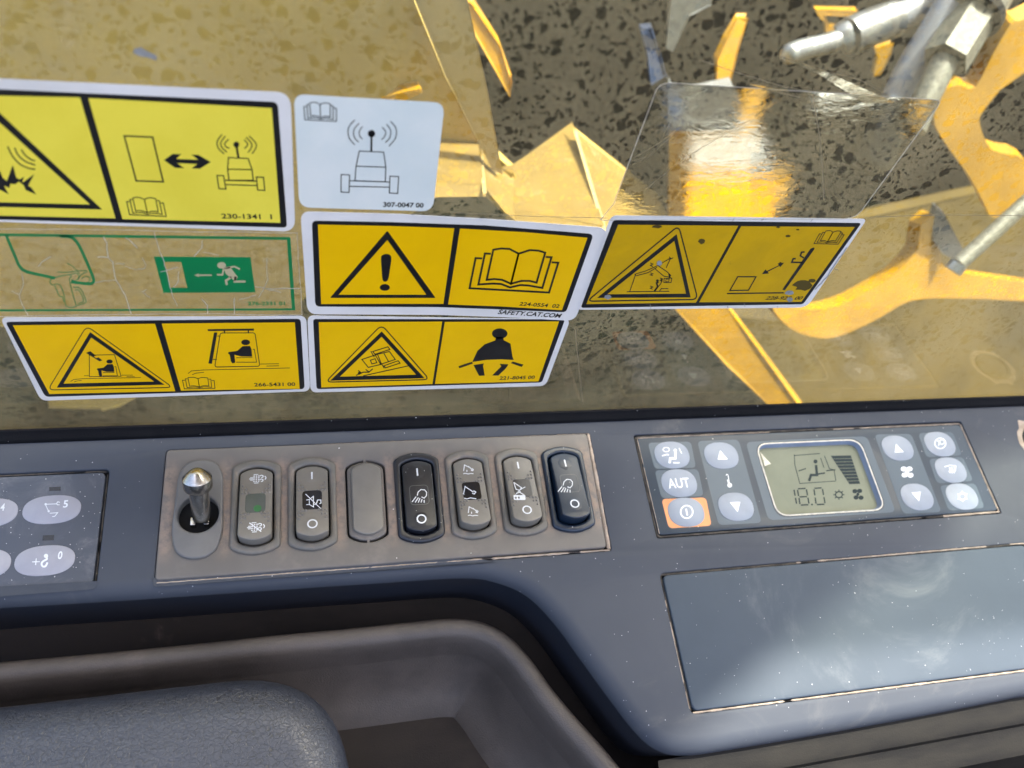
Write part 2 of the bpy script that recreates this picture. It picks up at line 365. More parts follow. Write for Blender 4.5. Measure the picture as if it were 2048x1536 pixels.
def fill(loops):
    loops = [dedupe(l) for l in loops]
    tris = tessellate_polygon([[Vector((x, y, 0)) for x, y in l] for l in loops])
    return [p for l in loops for p in l], [tuple(t) for t in tris]
def stroke(p, wd, closed=False):
    p = dedupe(p); n = len(p); L_, R_ = [], []; w2 = wd / 2
    for i in range(n):
        b = Vector(p[i]); a = Vector(p[i - 1]) if (i or closed) else None; c = Vector(p[(i + 1) % n]) if (i < n - 1 or closed) else None
        e1 = (b - a).normalized() if a is not None else (c - b).normalized(); e2 = (c - b).normalized() if c is not None else e1
        n1 = Vector((-e1.y, e1.x)); n2 = Vector((-e2.y, e2.x)); k = n1 + n2
        k = n1 if k.length < 1e-4 else k.normalized(); k = k / max(.35, k.dot(n1))
        L_.append(tuple(b + k * w2)); R_.append(tuple(b - k * w2))
    V = L_ + R_; F = [(i, (i + 1) % n, n + (i + 1) % n, n + i) for i in range(n if closed else n - 1)]
    return V, F
def flat(g2, pl, h=0):                          # traced 2-D mesh -> on the plane
    vs = [pt(x, y, pl, h) for x, y in g2[0]]; fs = []
    for f in g2[1]:
        nn = (vs[f[1]] - vs[f[0]]).cross(vs[f[2]] - vs[f[0]])
        if len(f) > 3: nn += (vs[f[2]] - vs[f[0]]).cross(vs[f[3]] - vs[f[0]])
        fs.append(f if nn.dot(pl.n) > 0 else tuple(reversed(f)))
    return vs, fs
def flatmm(g2, pl, h=0):
    vs = [pl.at(x, y, h) for x, y in g2[0]]; fs = []
    for f in g2[1]:
        nn = (vs[f[1]] - vs[f[0]]).cross(vs[f[2]] - vs[f[0]])
        fs.append(f if nn.dot(pl.n) > 0 else tuple(reversed(f)))
    return vs, fs
def solid(loops, pl, top, depth, bev=.4, steps=3, hf=None, cap=True):
    """loops in mm on the plane; first outer, rest holes; rounded top rims, straight sides"""
    L2 = []
    for i, l in enumerate(loops):
        l = dedupe(l); a = area(l)
        if (a < 0) == (i == 0): l = l[::-1]
        L2.append(l)
    hf = hf or (lambda x, y: 0)
    V, F = [], []; tops = [inset(l, bev) if bev else l for l in L2]
    if cap:
        pts, tr = fill(tops)
        for x, y in pts: V.append(pl.at(x, y, top + hf(x, y)))
        for f in tr:
            nn = (V[f[1]] - V[f[0]]).cross(V[f[2]] - V[f[0]]); F.append(f if nn.dot(pl.n) > 0 else tuple(reversed(f)))
    st = 0
    for l in L2:
        n = len(l); prev = None; rings = []
        for k in range(steps + 1 if bev else 1):
            a = math.pi / 2 * k / steps if bev else math.pi / 2
            q = inset(l, bev * (1 - math.sin(a))) if bev else l
            z = top - (bev * (1 - math.cos(a)) if bev else 0)
            rings.append([(x, y, z + hf(x, y)) for x, y in q])
        rings.append([(x, y, top - depth) for x, y in l])
        idx = []
        for j, rg in enumerate(rings):
            if j == 0 and cap:
                idx.append(list(range(st, st + n)))
            else:
                b0 = len(V); V += [pl.at(*q) for q in rg]; idx.append(list(range(b0, b0 + n)))
        for a, b in zip(idx, idx[1:]):
            for i in range(n): F.append((a[i], b[i], b[(i + 1) % n], a[(i + 1) % n]))
        st += n
    return V, F
def toUV(pts, pl, h=0): return [uv(x, y, pl, h) for x, y in pts]
def prism(P, t):                                # traced outline in 3-D given a thickness vector
    t = Vector(t); n = len(P)
    e1 = (P[1] - P[0]).normalized(); nn = Vector()
    for i in range(n): nn += (P[i] - P[0]).cross(P[(i + 1) % n] - P[0])
    nn.normalize(); e2 = nn.cross(e1)
    tr = tessellate_polygon([[Vector(((p - P[0]).dot(e1), (p - P[0]).dot(e2), 0)) for p in P]])
    V = list(P) + [p + t for p in P]; F = [tuple(f) for f in tr] + [tuple(i + n for i in reversed(f)) for f in tr]
    F += [(i, (i + 1) % n, (i + 1) % n + n, i + n) for i in range(n)]
    return V, F
def tube(P, rad, seg=16, cap=True):
    V, F = [], []; n = len(P); rad = rad if isinstance(rad, (list, tuple)) else [rad] * n; ref = Vector((.3, .2, 1)).normalized()
    for i in range(n):
        d = (P[min(n - 1, i + 1)] - P[max(0, i - 1)]).normalized(); a = d.cross(ref).normalized(); b = a.cross(d)
        for k in range(seg):
            an = 2 * math.pi * k / seg; V.append(P[i] + (a * math.cos(an) + b * math.sin(an)) * rad[i])
    for i in range(n - 1):
        for k in range(seg): F.append((i * seg + k, i * seg + (k + 1) % seg, (i + 1) * seg + (k + 1) % seg, (i + 1) * seg + k))
    if cap: F.append(tuple(range(seg - 1, -1, -1))); F.append(tuple((n - 1) * seg + k for k in range(seg)))
    return V, F
def box3(a, b):
    x0, y0, z0 = a; x1, y1, z1 = b
    V = [Vector(v) for v in ((x0, y0, z0), (x1, y0, z0), (x1, y1, z0), (x0, y1, z0), (x0, y0, z1), (x1, y0, z1), (x1, y1, z1), (x0, y1, z1))]
    return V, [(0, 3, 2, 1), (4, 5, 6, 7), (0, 1, 5, 4), (1, 2, 6, 5), (2, 3, 7, 6), (3, 0, 4, 7)]
TX = {}
def textgeo(s, p0, p1, hpx, pl, h, bold=0, slant=0):
    key = (s, bold)
    if key not in TX:
        c = D.curves.new('t', 'FONT'); c.body = s; c.offset = bold; c.resolution_u = 3
        o = D.objects.new('t', c); COL.objects.link(o)
        dg = bpy.context.evaluated_depsgraph_get(); me = D.meshes.new_from_object(o.evaluated_get(dg))
        TX[key] = ([(v.co.x, v.co.y) for v in me.vertices], [tuple(f.vertices) for f in me.polygons])
        D.objects.remove(o); D.curves.remove(c); D.meshes.remove(me)
    vs, fs = TX[key]
    x0 = min(v[0] for v in vs); x1 = max(v[0] for v in vs); y1 = max(v[1] for v in vs)
    a = Vector(uv(*p0, pl, h)); b = Vector(uv(*p1, pl, h)); d = (b - a); wd = d.length; d.normalize(); u = Vector((-d.y, d.x))
    hh = (Vector(uv(p0[0], p0[1] - hpx, pl, h)) - a).length
    V = []
    for x, y in vs:
        q = a + d * ((x - x0) / (x1 - x0) * wd + slant * y / y1 * hh) + u * (y / y1 * hh); V.append(pl.at(q.x, q.y, h))
    F = []
    for f in fs:
        nn = (V[f[1]] - V[f[0]]).cross(V[f[2]] - V[f[0]]); F.append(f if nn.dot(pl.n) > 0 else tuple(reversed(f)))
    return V, F
def quadmap(q, pts):
    tl, tr, br, bl = [Vector(p) for p in q]
    return [tuple((tl * (1 - x) + tr * x) * (1 - y) + (bl * (1 - x) + br * x) * y) for x, y in pts]
def book2d(q, wd):
    A = [(.19, .06), (.28, .02), (.38, .02), (.5, .12), (.5, .84), (.38, .76), (.28, .75), (.19, .78)]
    B = [(1 - x, y) for x, y in A]
    l2 = [(.17, .16), (.1, .16), (.1, .9), (.28, .86), (.38, .86), (.5, .93), (.62, .86), (.72, .86), (.9, .9), (.9, .16), (.83, .16)]
    l3 = [(.08, .28), (0, .28), (0, 1), (1, 1), (1, .28), (.92, .28)]
    return join(stroke(quadmap(q, A), wd, True), stroke(quadmap(q, B), wd, True), stroke(quadmap(q, l2), wd), stroke(quadmap(q, l3), wd))

# ------------------------------------------------------------------ setting
mk('ground', ([Vector((-60, -60, -2)), Vector((60, -60, -2)), Vector((60, 60, -2)), Vector((-60, 60, -2))], [(0, 1, 2, 3)]), M['ground'], kind='structure', label='dusty bare ground under the machine')
RZ = 1.3
def up_to_roof(px, py):
    p = pt(px, py, CON); return p + SUN * ((RZ - p.z) / SUN.z)
hatch = [up_to_roof(*p) for p in [(1300, 1560), (1420, 1440), (1530, 1340), (1640, 1235), (1780, 1150), (1900, 1085), (1935, 940), (1985, 890), (2300, 830), (2900, 1000), (2900, 1800), (1300, 1800)]]  # opening shaped by projecting the wanted sun patch up along the sun
hz2 = [(p.x, p.y) for p in hatch]
def roofgeo():
    outer = [(-.35, -.62), (2.0, -.62), (2.0, .235), (-.35, .235)]
    pts, tr = fill([outer, hz2]); n = len(pts); V = [Vector((x, y, RZ)) for x, y in pts] + [Vector((x, y, RZ + .05)) for x, y in pts]
    F = [tuple(f) for f in tr] + [tuple(i + n for i in f) for f in tr]; s = 0
    for l in (outer, hz2):
        k = len(l); F += [(s + i, s + (i + 1) % k, n + s + (i + 1) % k, n + s + i) for i in range(k)]; s += k
    return V, F
M['tint'] = D.materials.new('added_pane_glass'); M['tint'].use_nodes = True
_n = M['tint'].node_tree; _t = _n.nodes.new('ShaderNodeBsdfTransparent'); _t.inputs[0].default_value = (.93, .97, .98, 1)
_n.links.new(_t.outputs[0], _n.nodes['Material Output'].inputs[0])
rf = mk('added_sun_block', roofgeo(), M['roof'], label='added unseen cab roof shading the console, its opening shaped for the sun patch', cat='roof')  # added out of view to keep the sun off the console
mk('added_opening_pane', ([Vector((p.x, p.y, RZ + .02)) for p in hatch], [tuple(range(len(hatch)))]), M['tint'], label='added clear pane in the roof opening that lets the sun patch through', cat='hatch')  # pane added to set how much sun passes the opening
mk('added_sky_block', box3((-.8, -1.0, -1.2), (1.6, -.96, .12)), M['wall'], label='added unseen dark panel blocking low sky light opposite the window', cat='light block')  # added out of view to block low sky light

# ------------------------------------------------------------------ window
win = thing('side_window', 'dusty speckled side window of the cab behind the safety decals', 'window', (0, 0, 0))
def pane():
    V, F = box3((-1.0, 0, -.02), (1.3, .005, .95)); mi = [0] * 6; mi[4] = 1
    return V, F, mi
mk('glass_pane', pane(), None, win, mats=[M['glass'], M['glassd']])
seal = [(-1000, 4), (1300, 4), (1300, -9), (-1000, -9)]
se = thing('window_seal', 'black rubber seal running along the foot of the side window', 'seal', (0, 0, 0))
def ext(profile, x0, x1):                       # profile (y,z) extruded along x
    n = len(profile); V = [Vector((x0, y, z)) for y, z in profile] + [Vector((x1, y, z)) for y, z in profile]
    F = [(i, (i + 1) % n, (i + 1) % n + n, i + n) for i in range(n)] + [tuple(range(n - 1, -1, -1)), tuple(range(n, 2 * n))]
    return V, F
mk('rubber_strip', ext([(-.0005, -.01), (-.0045, -.01), (-.0052, .0005), (-.0045, .0025), (-.003, .0035), (-.0016, .0065), (-.0005, .007)], -1.0, 1.3), M['rubber'], se, 40)

# ------------------------------------------------------------------ console
edge_px = [(0, 1207), (250, 1192), (500, 1175), (760, 1158), (930, 1148), (1000, 1158), (1060, 1185), (1115, 1240), (1170, 1315), (1225, 1390), (1275, 1455), (1320, 1495), (1380, 1508), (1500, 1492), (1800, 1440), (2048, 1392)]
eu = toUV(edge_px, CON)
eu = spline(eu, 5)
sl_l = (eu[5][1] - eu[0][1]) / (eu[5][0] - eu[0][0])
edge = [(-480, eu[0][1] - .004 * 0 - sl_l * 0)] + eu + [(620, eu[-1][1] + 2)]
outer = edge + [(620, 0), (-480, 0)]
# cut-outs
sw_rect = rpoly([(-209.3, -92.6), (49.8, -92.6), (50.4, -13.2), (-208.5, -13.2)], 2, 3)
ac_rect = rpoly([(80.5, -87), (337, -87), (337, -15.6), (80.5, -15.6)], 2, 3)
lid_rect = rpoly([(77, -189), (345, -189), (345, -108.6), (77, -108.6)], 4, 4)
key_rect = rpoly([(-330, -91.4), (-237.8, -91.4), (-237.8, -23.2), (-330, -23.2)], 3, 4)
console = thing('console_panel', 'slate grey plastic side console sloping away under the window', 'console', (0, 0, 0))
def console_geo():
    # flat top + rolled front edge + rims of the cut-outs
    RR = 9.0
    V, F = [], []
    ein = inset(outer[::1], 0)
    e_in = []
    n = len(edge)
    nrm = []
    for i in range(n):
        a = Vector(edge[max(0, i - 1)]); b = Vector(edge[min(n - 1, i + 1)]); d = (b - a).normalized(); nrm.append(Vector((-d.y, d.x)))
    rows = []
    K = 8
    for k in range(K + 1):
        a = math.pi / 2 * k / K
        rows.append([(edge[i][0] + nrm[i].x * RR * (1 - math.sin(a)), edge[i][1] + nrm[i].y * RR * (1 - math.sin(a)), -RR * (1 - math.cos(a))) for i in range(n)])
    base_row = [(p[0], p[1]) for p in rows[0]]
    loops = [base_row + [(620, 0), (-480, 0)]]
    holes = [sw_rect, ac_rect, lid_rect, key_rect]
    b = .7
    hol = [h if area(h) < 0 else h[::-1] for h in holes]
    loops += [inset(h, b) for h in hol]
    pts, tr = fill(loops)
    V = [CON.at(x, y, 0) for x, y in pts]
    for f in tr:
        nn = (V[f[1]] - V[f[0]]).cross(V[f[2]] - V[f[0]]); F.append(f if nn.dot(CON.n) > 0 else tuple(reversed(f)))
    prev = list(range(n))
    for r in rows[1:]:
        s = len(V); V += [CON.at(*q) for q in r]; cur = list(range(s, s + n))
        F += [(prev[i], cur[i], cur[i + 1], prev[i + 1]) for i in range(n - 1)]; prev = cur
    st = n + 2
    for h in hol:
        m = len(dedupe(inset(h, b))); prev = list(range(st, st + m)); st += m
        for k in range(1, 5):
            if k < 4:
                a = math.pi / 2 * k / 3; q = inset(h, b * (1 - math.sin(a))); z = -b * (1 - math.cos(a))
            else: q = h; z = -5
            s = len(V); V += [CON.at(x, y, z) for x, y in q]; cur = list(range(s, s + m))
            F += [(prev[i], cur[i], cur[(i + 1) % m], prev[(i + 1) % m]) for i in range(m)]; prev = cur
    return V, F
mk('console_top', console_geo(), M['console'], console, 35)
WD = 62
wv = [CON.at(x, y, -8.9) for x, y in edge]; n = len(wv)
def wallgeo():
    V, F = [], []; rows = 6
    nr = []
    for i in range(n):
        a = Vector(edge[max(0, i - 1)]); b = Vector(edge[min(n - 1, i + 1)]); d = (b - a).normalized(); nr.append(Vector((-d.y, d.x)))
    for k in range(rows + 1):
        t = k / rows
        for i in range(n): V.append(CON.at(edge[i][0] + nr[i].x * 5 * t, edge[i][1] + nr[i].y * 5 * t, -8.9 - WD * t))
    for k in range(rows):
        for i in range(n - 1): F.append((k * n + i, (k + 1) * n + i, (k + 1) * n + i + 1, k * n + i + 1))
    return V, F
mk('front_wall', wallgeo(), M['wall'], console, 50)
for r_ in (sw_rect, ac_rect, lid_rect, key_rect):
    mk('recess_floor', flatmm(fill([inset(r_ if area(r_) > 0 else r_[::-1], -.5)]), CON, -4.9), M['void'], console)

def dirtline(path, wd, pl, h, m, parent, seed=0, name='dust_line', closed=False, gap=.0, step=1.2):
    """an irregular bead of dust lying in a joint; path in mm"""
    random.seed(seed); P = []
    m_ = len(path)
    for i in range(m_ if closed else m_ - 1):
        a = Vector(path[i]); b = Vector(path[(i + 1) % m_]); k = max(1, int((b - a).length / step))
        for j in range(k): P.append(a + (b - a) * (j / k))
    if not closed: P.append(Vector(path[-1]))
    V, F = [], []; n = len(P); run = None
    for i in range(n):
        d = (P[(i + 1) % n] - P[i - 1]) if 0 < i < n - 1 or closed else (P[min(n - 1, i + 1)] - P[max(0, i - 1)])
        d = d.normalized(); nn = Vector((-d.y, d.x))
        q = noise.noise(Vector((i * .23, seed * 7.1, 0))) ; w_ = wd * (.6 + .3 * (q + .5)) * random.uniform(.92, 1.08)
        w_ = max(.12 * wd, w_); c = P[i] + nn * (wd * .12 * noise.noise(Vector((i * .4, seed, 5))))
        if noise.noise(Vector((i * .09, seed * 3.3, 9))) < gap - .5: w_ *= .08
        V += [pl.at(*(c + nn * w_ / 2), h), pl.at(*c, h + min(.5, wd * .3)), pl.at(*(c - nn * w_ / 2), h)]
    for i in range(n if closed else n - 1):
        a = i * 3; b = ((i + 1) % n) * 3; F += [(a, a + 1, b + 1, b), (a + 1, a + 2, b + 2, b + 1)]
    return mk(name, (V, F), m, parent, 60)

# ------------------------------------------------------------------ switch bank
swp = thing('switch_panel', 'taupe switch plate with a raised rim, set in the console between keypad and climate controls', 'switch plate', CON.at(-79, -53, 0))
UC = [-188.8, -157.6, -126.4, -95.4, -64.6, -33.2, -1.7, 28.4]; VC = -51.4
def caprect(cx, cy, wd, ln, bulge, r, n=6):     # rounded box with bowed ends
    w2, l2 = wd / 2, ln / 2; c = []
    top = [(w2 * (1 - 2 * k / 6), l2 - bulge * (1 - 2 * k / 6) ** 2) for k in range(7)]
    bot = [(-w2 * (1 - 2 * k / 6), -l2 + bulge * (1 - 2 * k / 6) ** 2) for k in range(7)]
    rr = [r] + [0] * 5 + [r] + [r] + [0] * 5 + [r]
    return rpoly([(cx + x, cy + y) for x, y in top + bot], rr, n)
plate_out = rpoly([(-209.0, -90.0), (46.6, -90.6), (48.2, -13.6), (-208.2, -13.4)], 2.5, 4)
holes = [circ(UC[0] + .3, VC - 3.5, 11.3, n=28)] + [caprect(UC[i], VC, 20.5, 49, 3.2, 5, 4) for i in (1, 2, 4, 5, 6, 7)] + [caprect(UC[3], VC, 23.5, 51.5, 4, 6, 4)]
mk('plate', solid([plate_out] + holes, CON, 1.1, 4, .9), M['bezel'], swp, 35)
mk('rim_groove', flatmm(stroke([(47.8, -90.8), (49.4, -14)], 1.5), CON, -.4), M['dirt'], swp)
dirtline([(-208, -91.3), (-100, -91.5), (48.5, -91.9)], 1.5, CON, -.2, M['dirt'], swp, 3, gap=.1)
dirtline([(48.4, -91.4), (49.2, -50), (49.3, -14)], 2.3, CON, .25, M['dirt'], swp, 4)
dirtline([(49.8, -13.5), (-60, -13.4), (-120, -13.4)], .5, CON, .1, M['dirt'], swp, 5, gap=.2)

def slope_plane(cu, hb, ht, vlen):              # top face of a rocker; hb low end height, ht far end height
    o = CON.at(cu, VC, (hb + ht) / 2); v = CON.v * vlen + CON.n * (ht - hb)
    return Plane(o, CON.u, v)
def bump_dots(pl, spots, r=.8):
    V, F = [], []
    for x, y in spots:
        s = len(V); V.append(pl.at(x, y, .95))
        for ring, (rr, hh) in enumerate(((.65, .7), (1, 0))):
            for k in range(6): V.append(pl.at(x + r * rr * math.cos(k * 1.047), y + r * rr * math.sin(k * 1.047), hh))
        for k in range(6):
            F.append((s, s + 1 + k, s + 1 + (k + 1) % 6)); F.append((s + 1 + k, s + 7 + k, s + 7 + (k + 1) % 6, s + 1 + (k + 1) % 6))
    return V, F
def make_switch(i, label, hb, ht, mf, mr):
    cu = UC[i]
    t = thing('rocker_switch', label, 'switch', CON.at(cu, VC, 0), 'rocker switches on the plate')
    fr = caprect(cu, VC, 27.6, 57.5, 4.2, 8, 5); op = caprect(cu, VC, 19.6, 48, 3.2, 5, 4)
    mk('surround', solid([fr, op], CON, 3.4, 6.5, 1.7, 5), mf, t, 40)
    bo = caprect(cu, VC, 18.0, 46.0, 3.0, 4.2, 4)
    hf = lambda x, y: hb + (ht - hb) * (y - (VC - 23)) / 46
    mk('rocker', solid([bo], CON, 0, 5 + max(hb, ht), .8, 3, hf=hf), mr, t, 40)
    mk('well', flatmm(fill([caprect(cu, VC, 22, 50, 3, 5, 3)]), CON, -2.5), M['void'], t)
    return t, slope_plane(cu, hb, ht, 46)
def grip(t, pl, m):
    sp = []
    for sy in (1, -1):
        for sx in (1, -1):
            for r_, (n_, y) in enumerate(((3, 6.8), (2, 9.3), (1, 11.8))):
                for k in range(n_): sp.append((sx * (7.3 - k * 1.9), sy * y))
    mk('grip_dots', bump_dots(pl, sp), m, t, 60)
def lens(t, pl, m, outline=False, y=0, w_=11, h_=12.5):
    r = rpoly([(-w_ / 2, y - h_ / 2), (w_ / 2, y - h_ / 2), (w_ / 2, y + h_ / 2), (-w_ / 2, y + h_ / 2)], 2.4, 4)
    if outline: return mk('icon_frame', flatmm(stroke(r, .35, True), pl, .06), M['line'], t)
    return mk('icon_window', solid([r], pl, .12, .3, .1, 2), m, t)
def finger_pad(t, pl, y, m, r=4.6):
    V, F = [], []; seg = 20
    V.append(pl.at(0, y, .35))
    for rr, hh in ((.5, .3), (.85, .15), (1, 0)):
        for k in range(seg): V.append(pl.at(r * rr * math.cos(2 * math.pi * k / seg), y + r * rr * math.sin(2 * math.pi * k / seg), hh))
    for k in range(seg):
        F.append((0, 1 + k, 1 + (k + 1) % seg))
        for q in range(2): F.append((1 + q * seg + k, 1 + (q + 1) * seg + k, 1 + (q + 1) * seg + (k + 1) % seg, 1 + q * seg + (k + 1) % seg))
    mk('finger_pad', (V, F), m, t, 60)
def mm(g2, pl, h): return flatmm(g2, pl, h)
def bar_mark(t, pl, y): mk('on_mark', mm(stroke([(0, y - 2.5), (0, y + 2.5)], .9), pl, .4), M['white'], t)
def ring_mark(t, pl, y): mk('off_mark', mm(stroke(circ(0, y, 2.5), .8, True), pl, .4), M['white'], t)

t, pl = make_switch(1, 'grey rocker switch with exhaust filter symbols and a blank smoked window, beside the toggle', 10.5, 2.6, M['surround'], M['rocker'])
lens(t, pl, M['lens']); grip(t, pl, M['rocker'])
mk('green_led', mm(fill([circ(1.2, -3.6, 2.2)]), pl, .16), M['led'], t)
def filt(cx, cy, cross):
    g = []
    for x in (-1.3, 0, 1.3):
        for y in (-1.8, -.6, .6, 1.8): g.append(fill([circ(cx + x, cy + y, .45, n=8)]))
    g += [stroke([(cx - 1.6, cy + 2.9), (cx + .9, cy + 2.9)], .5), stroke([(cx - 1.2, cy - 2.9), (cx + 1.3, cy - 2.9)], .5)]
    g += [stroke([(cx - 3.4, cy + .8), (cx - 1.8, cy + .8)], .5), stroke([(cx - 4, cy), (cx - 1.8, cy)], .5), stroke([(cx - 3.4, cy - .8), (cx - 1.8, cy - .8)], .5)]
    for dy in (-1.3, 1.3):
        g.append(stroke(spline([(cx + 1.8, cy + dy + .3), (cx + 2.6, cy + dy + .9), (cx + 3.6, cy + dy + .5), (cx + 3.5, cy + dy - .5), (cx + 2.6, cy + dy - .8)], 3), .55))
    g.append(stroke(spline([(cx + 4.6, cy + 1.6), (cx + 5.3, cy + .4), (cx + 4.8, cy - .9)], 3), .55))
    if cross: g.append(stroke([(cx - 2.8, cy + 3), (cx + 3.6, cy - 3)], .6))
    return join(*g)
mk('filter_symbol', mm(filt(0, 16.2, False), pl, .1), M['white'], t); mk('filter_off_symbol', mm(filt(0, -15.6, True), pl, .1), M['white'], t)

t, pl = make_switch(2, 'grey rocker switch with a crossed-out horn symbol in its black window', 10.5, 2.6, M['surround'], M['rocker'])
lens(t, pl, M['lensd']); grip(t, pl, M['rocker']); finger_pad(t, pl, 16.3, M['rocker']); finger_pad(t, pl, -15.8, M['rocker'])
bar_mark(t, pl, 16.3); ring_mark(t, pl, -15.8)
h_ = [[(1280, 655), (1305, 652), (1305, 692), (1280, 694), (1280, 655)], [(1305, 652), (1338, 625), (1340, 712), (1305, 692)], [(1345, 690), (1362, 692)], [(1362, 692), (1372, 655), (1400, 655), (1400, 680), (1388, 686)], [(1275, 607), (1400, 727)]]
mk('horn_symbol', flat(join(*[stroke(S1(p), 1.5) for p in h_]), pl, .2), M['white'], t)

# blank filler
t = thing('blanking_plug', 'plain taupe blanking plug closing the fourth opening, no symbols on it', 'blank plug', CON.at(UC[3], VC, 0))
mk('rim', solid([caprect(UC[3], VC, 21.4, 49.2, 4, 6, 5)], CON, 1.2, 4, .8, 3), M['bezel'], t, 40)
mk('cover', solid([caprect(UC[3] + .3, VC + .5, 17.6, 44.6, 3.6, 3, 5)], CON, 3.6, 3, 1.0, 4), M['rocker'], t, 40)
for s in (1, -1): mk('clip_tab', solid([[(UC[3] - .7, VC + s * 24), (UC[3] + .7, VC + s * 24), (UC[3] + .7, VC + s * 26.5), (UC[3] - .7, VC + s * 26.5)]], CON, 1.1, 2, 0), M['bezel'], t)
mk('well', flatmm(fill([caprect(UC[3], VC, 25, 53, 4, 6, 3)]), CON, -2.5), M['void'], t)

def lamp_sym(dx, dy):
    return [[(dx + x, dy + y) for x, y in p] for p in ([(305, 620), (312, 590), (335, 570), (365, 572), (382, 592), (380, 620), (362, 640), (340, 630), (305, 620)], [(296, 628), (262, 672)], [(315, 635), (288, 675)], [(328, 640), (314, 675)], [(345, 648), (336, 676)], [(362, 655), (362, 678)])]
t, pl = make_switch(4, 'black rocker switch with a lamp symbol, just right of the blanking plug', 6.5, 3.4, M['bracket'], M['bracket'])
lens(t, pl, None, True); finger_pad(t, pl, 15.2, M['bracket']); finger_pad(t, pl, -15.6, M['bracket']); bar_mark(t, pl, 15); ring_mark(t, pl, -15.6)
mk('lamp_symbol', flat(join(*[stroke(S2(p), 1.7) for p in lamp_sym(0, 0)]), pl, .1), M['white'], t)
t, pl = make_switch(7, 'navy black rocker switch with a lamp symbol at the right end of the row', 11.5, 4.4, M['navy'], M['navy'])
lens(t, pl, None, True, y=1); finger_pad(t, pl, 15.6, M['navy']); finger_pad(t, pl, -13.6, M['navy']); bar_mark(t, pl, 15.6); ring_mark(t, pl, -13.6)
mk('lamp_symbol', flat(join(*[stroke(S2(p), 1.6) for p in lamp_sym(1195, -84)]), pl, .1), M['white'], t)

t, pl = make_switch(5, 'grey rocker switch with three digging arm symbols down its face', 11, 2.6, M['surround'], M['rocker'])
lens(t, pl, M['lensd']); grip(t, pl, M['rocker'])
def arm(dx, dy, s=1, extra=True):
    b = [[(685, 418), (692, 368), (740, 392), (762, 418)], [(752, 395), (765, 405), (760, 416), (745, 412)], [(682, 440), (700, 436), (720, 442), (742, 438), (765, 440)]]
    if extra: b += [[(722, 378), (738, 392)], [(712, 408), (712, 425)]]
    return [[(dx + (x - 722) * s, dy + (y - 405) * s) for x, y in p] for p in b]
mk('arm_up_symbol', flat(join(*[stroke(S2(p), 1.6) for p in arm(722, 405)]), pl, .1), M['white'], t)
mk('arm_down_symbol', flat(join(*[stroke(S2(p), 1.6) for p in arm(760, 748)]), pl, .1), M['white'], t)
mk('arm_symbol', flat(join(*[stroke(S2(p), 1.6) for p in ([(685, 600), (697, 545), (765, 590)], [(680, 600), (690, 610)], [(765, 578), (785, 590), (772, 606), (755, 598)], [(690, 640), (712, 646), (742, 638), (788, 645)])]), pl, .2), M['white'], t)
t, pl = make_switch(6, 'grey rocker switch with a white hopper symbol in its black window', 11, 2.6, M['surround'], M['rocker'])
lens(t, pl, M['lensd']); grip(t, pl, M['rocker']); finger_pad(t, pl, 16.5, M['rocker']); finger_pad(t, pl, -15.6, M['rocker']); bar_mark(t, pl, 16.5); ring_mark(t, pl, -15.6)
mk('hopper_symbol', flat(join(*[stroke(S2(p), 1.4) for p in ([(1095, 510), (1115, 568), (1140, 575), (1190, 548)], [(1095, 510), (1160, 555), (1110, 610), (1140, 590), (1180, 612)], [(1140, 575), (1150, 592)])], fill([rpoly(S2([(1092, 615), (1190, 615), (1192, 655), (1098, 655)]), 2)])), pl, .2), M['white'], t)

# ---- toggle
tg = thing('toggle_switch', 'bare metal toggle lever standing in a round hole of its grey plate', 'toggle', CON.at(UC[0], VC, 0))
tp = rpoly([(-202.2, -65), (-200.5, -30), (-196, -22.2), (-188, -21), (-180.8, -22.6), (-176.2, -30), (-175, -66), (-178, -76), (-184, -80.2), (-193, -80.2), (-199.5, -76)], 7, 4)
th = circ(UC[0] + .3, VC - 3.2, 10.9, n=32)
mk('cover_plate', solid([tp, th], CON, 3.4, 6, 1.3, 4), M['toggleplate'], tg, 40)
mk('well', flatmm(fill([circ(UC[0], VC - 3, 13)]), CON, -9), M['void'], tg)
foot = pt(407, 1062, CON, -7); head = pt(394, 955, CON, 26)
ax = (head - foot).normalized()
def lathe(o, ax, prof, seg=28):
    a = ax.cross(Vector((1, 0, 0))).normalized(); b = ax.cross(a); V, F = [], []
    for r, h in prof:
        for k in range(seg):
            an = 2 * math.pi * k / seg; V.append(o + ax * h * .001 + (a * math.cos(an) + b * math.sin(an)) * r * .001)
    for i in range(len(prof) - 1):
        for k in range(seg): F.append((i * seg + k, (i + 1) * seg + k, (i + 1) * seg + (k + 1) % seg, i * seg + (k + 1) % seg))
    F.append(tuple((len(prof) - 1) * seg + k for k in range(seg - 1, -1, -1)))
    return V, F
hl = (head - foot).length * 1000
mk('lever_shaft', lathe(foot, ax, [(4.9, 10), (5.1, 12), (5.2, hl - 12), (5.2, hl - 10), (5.3, hl - 7)]), M['chrome'], tg, 40)
mk('lever_knob', lathe(foot, ax, [(5.4, hl - 8.5), (7.2, hl - 7), (7.7, hl - 6), (7.7, hl - .2), (7.4, hl + .2), (4.4, hl + 3.3), (3.2, hl + 4.4), (1.8, hl + 5.1), (.1, hl + 5.4)]), M['chrome'], tg, 30)
mk('collar', lathe(CON.at(UC[0] + .6, VC - 4.4, -8.9), CON.n, [(8.4, 0), (8.4, 3), (7.2, 3.6), (5.4, 3.6), (5.2, 2.2), (.5, 2)]), M['brass'], tg, 30)
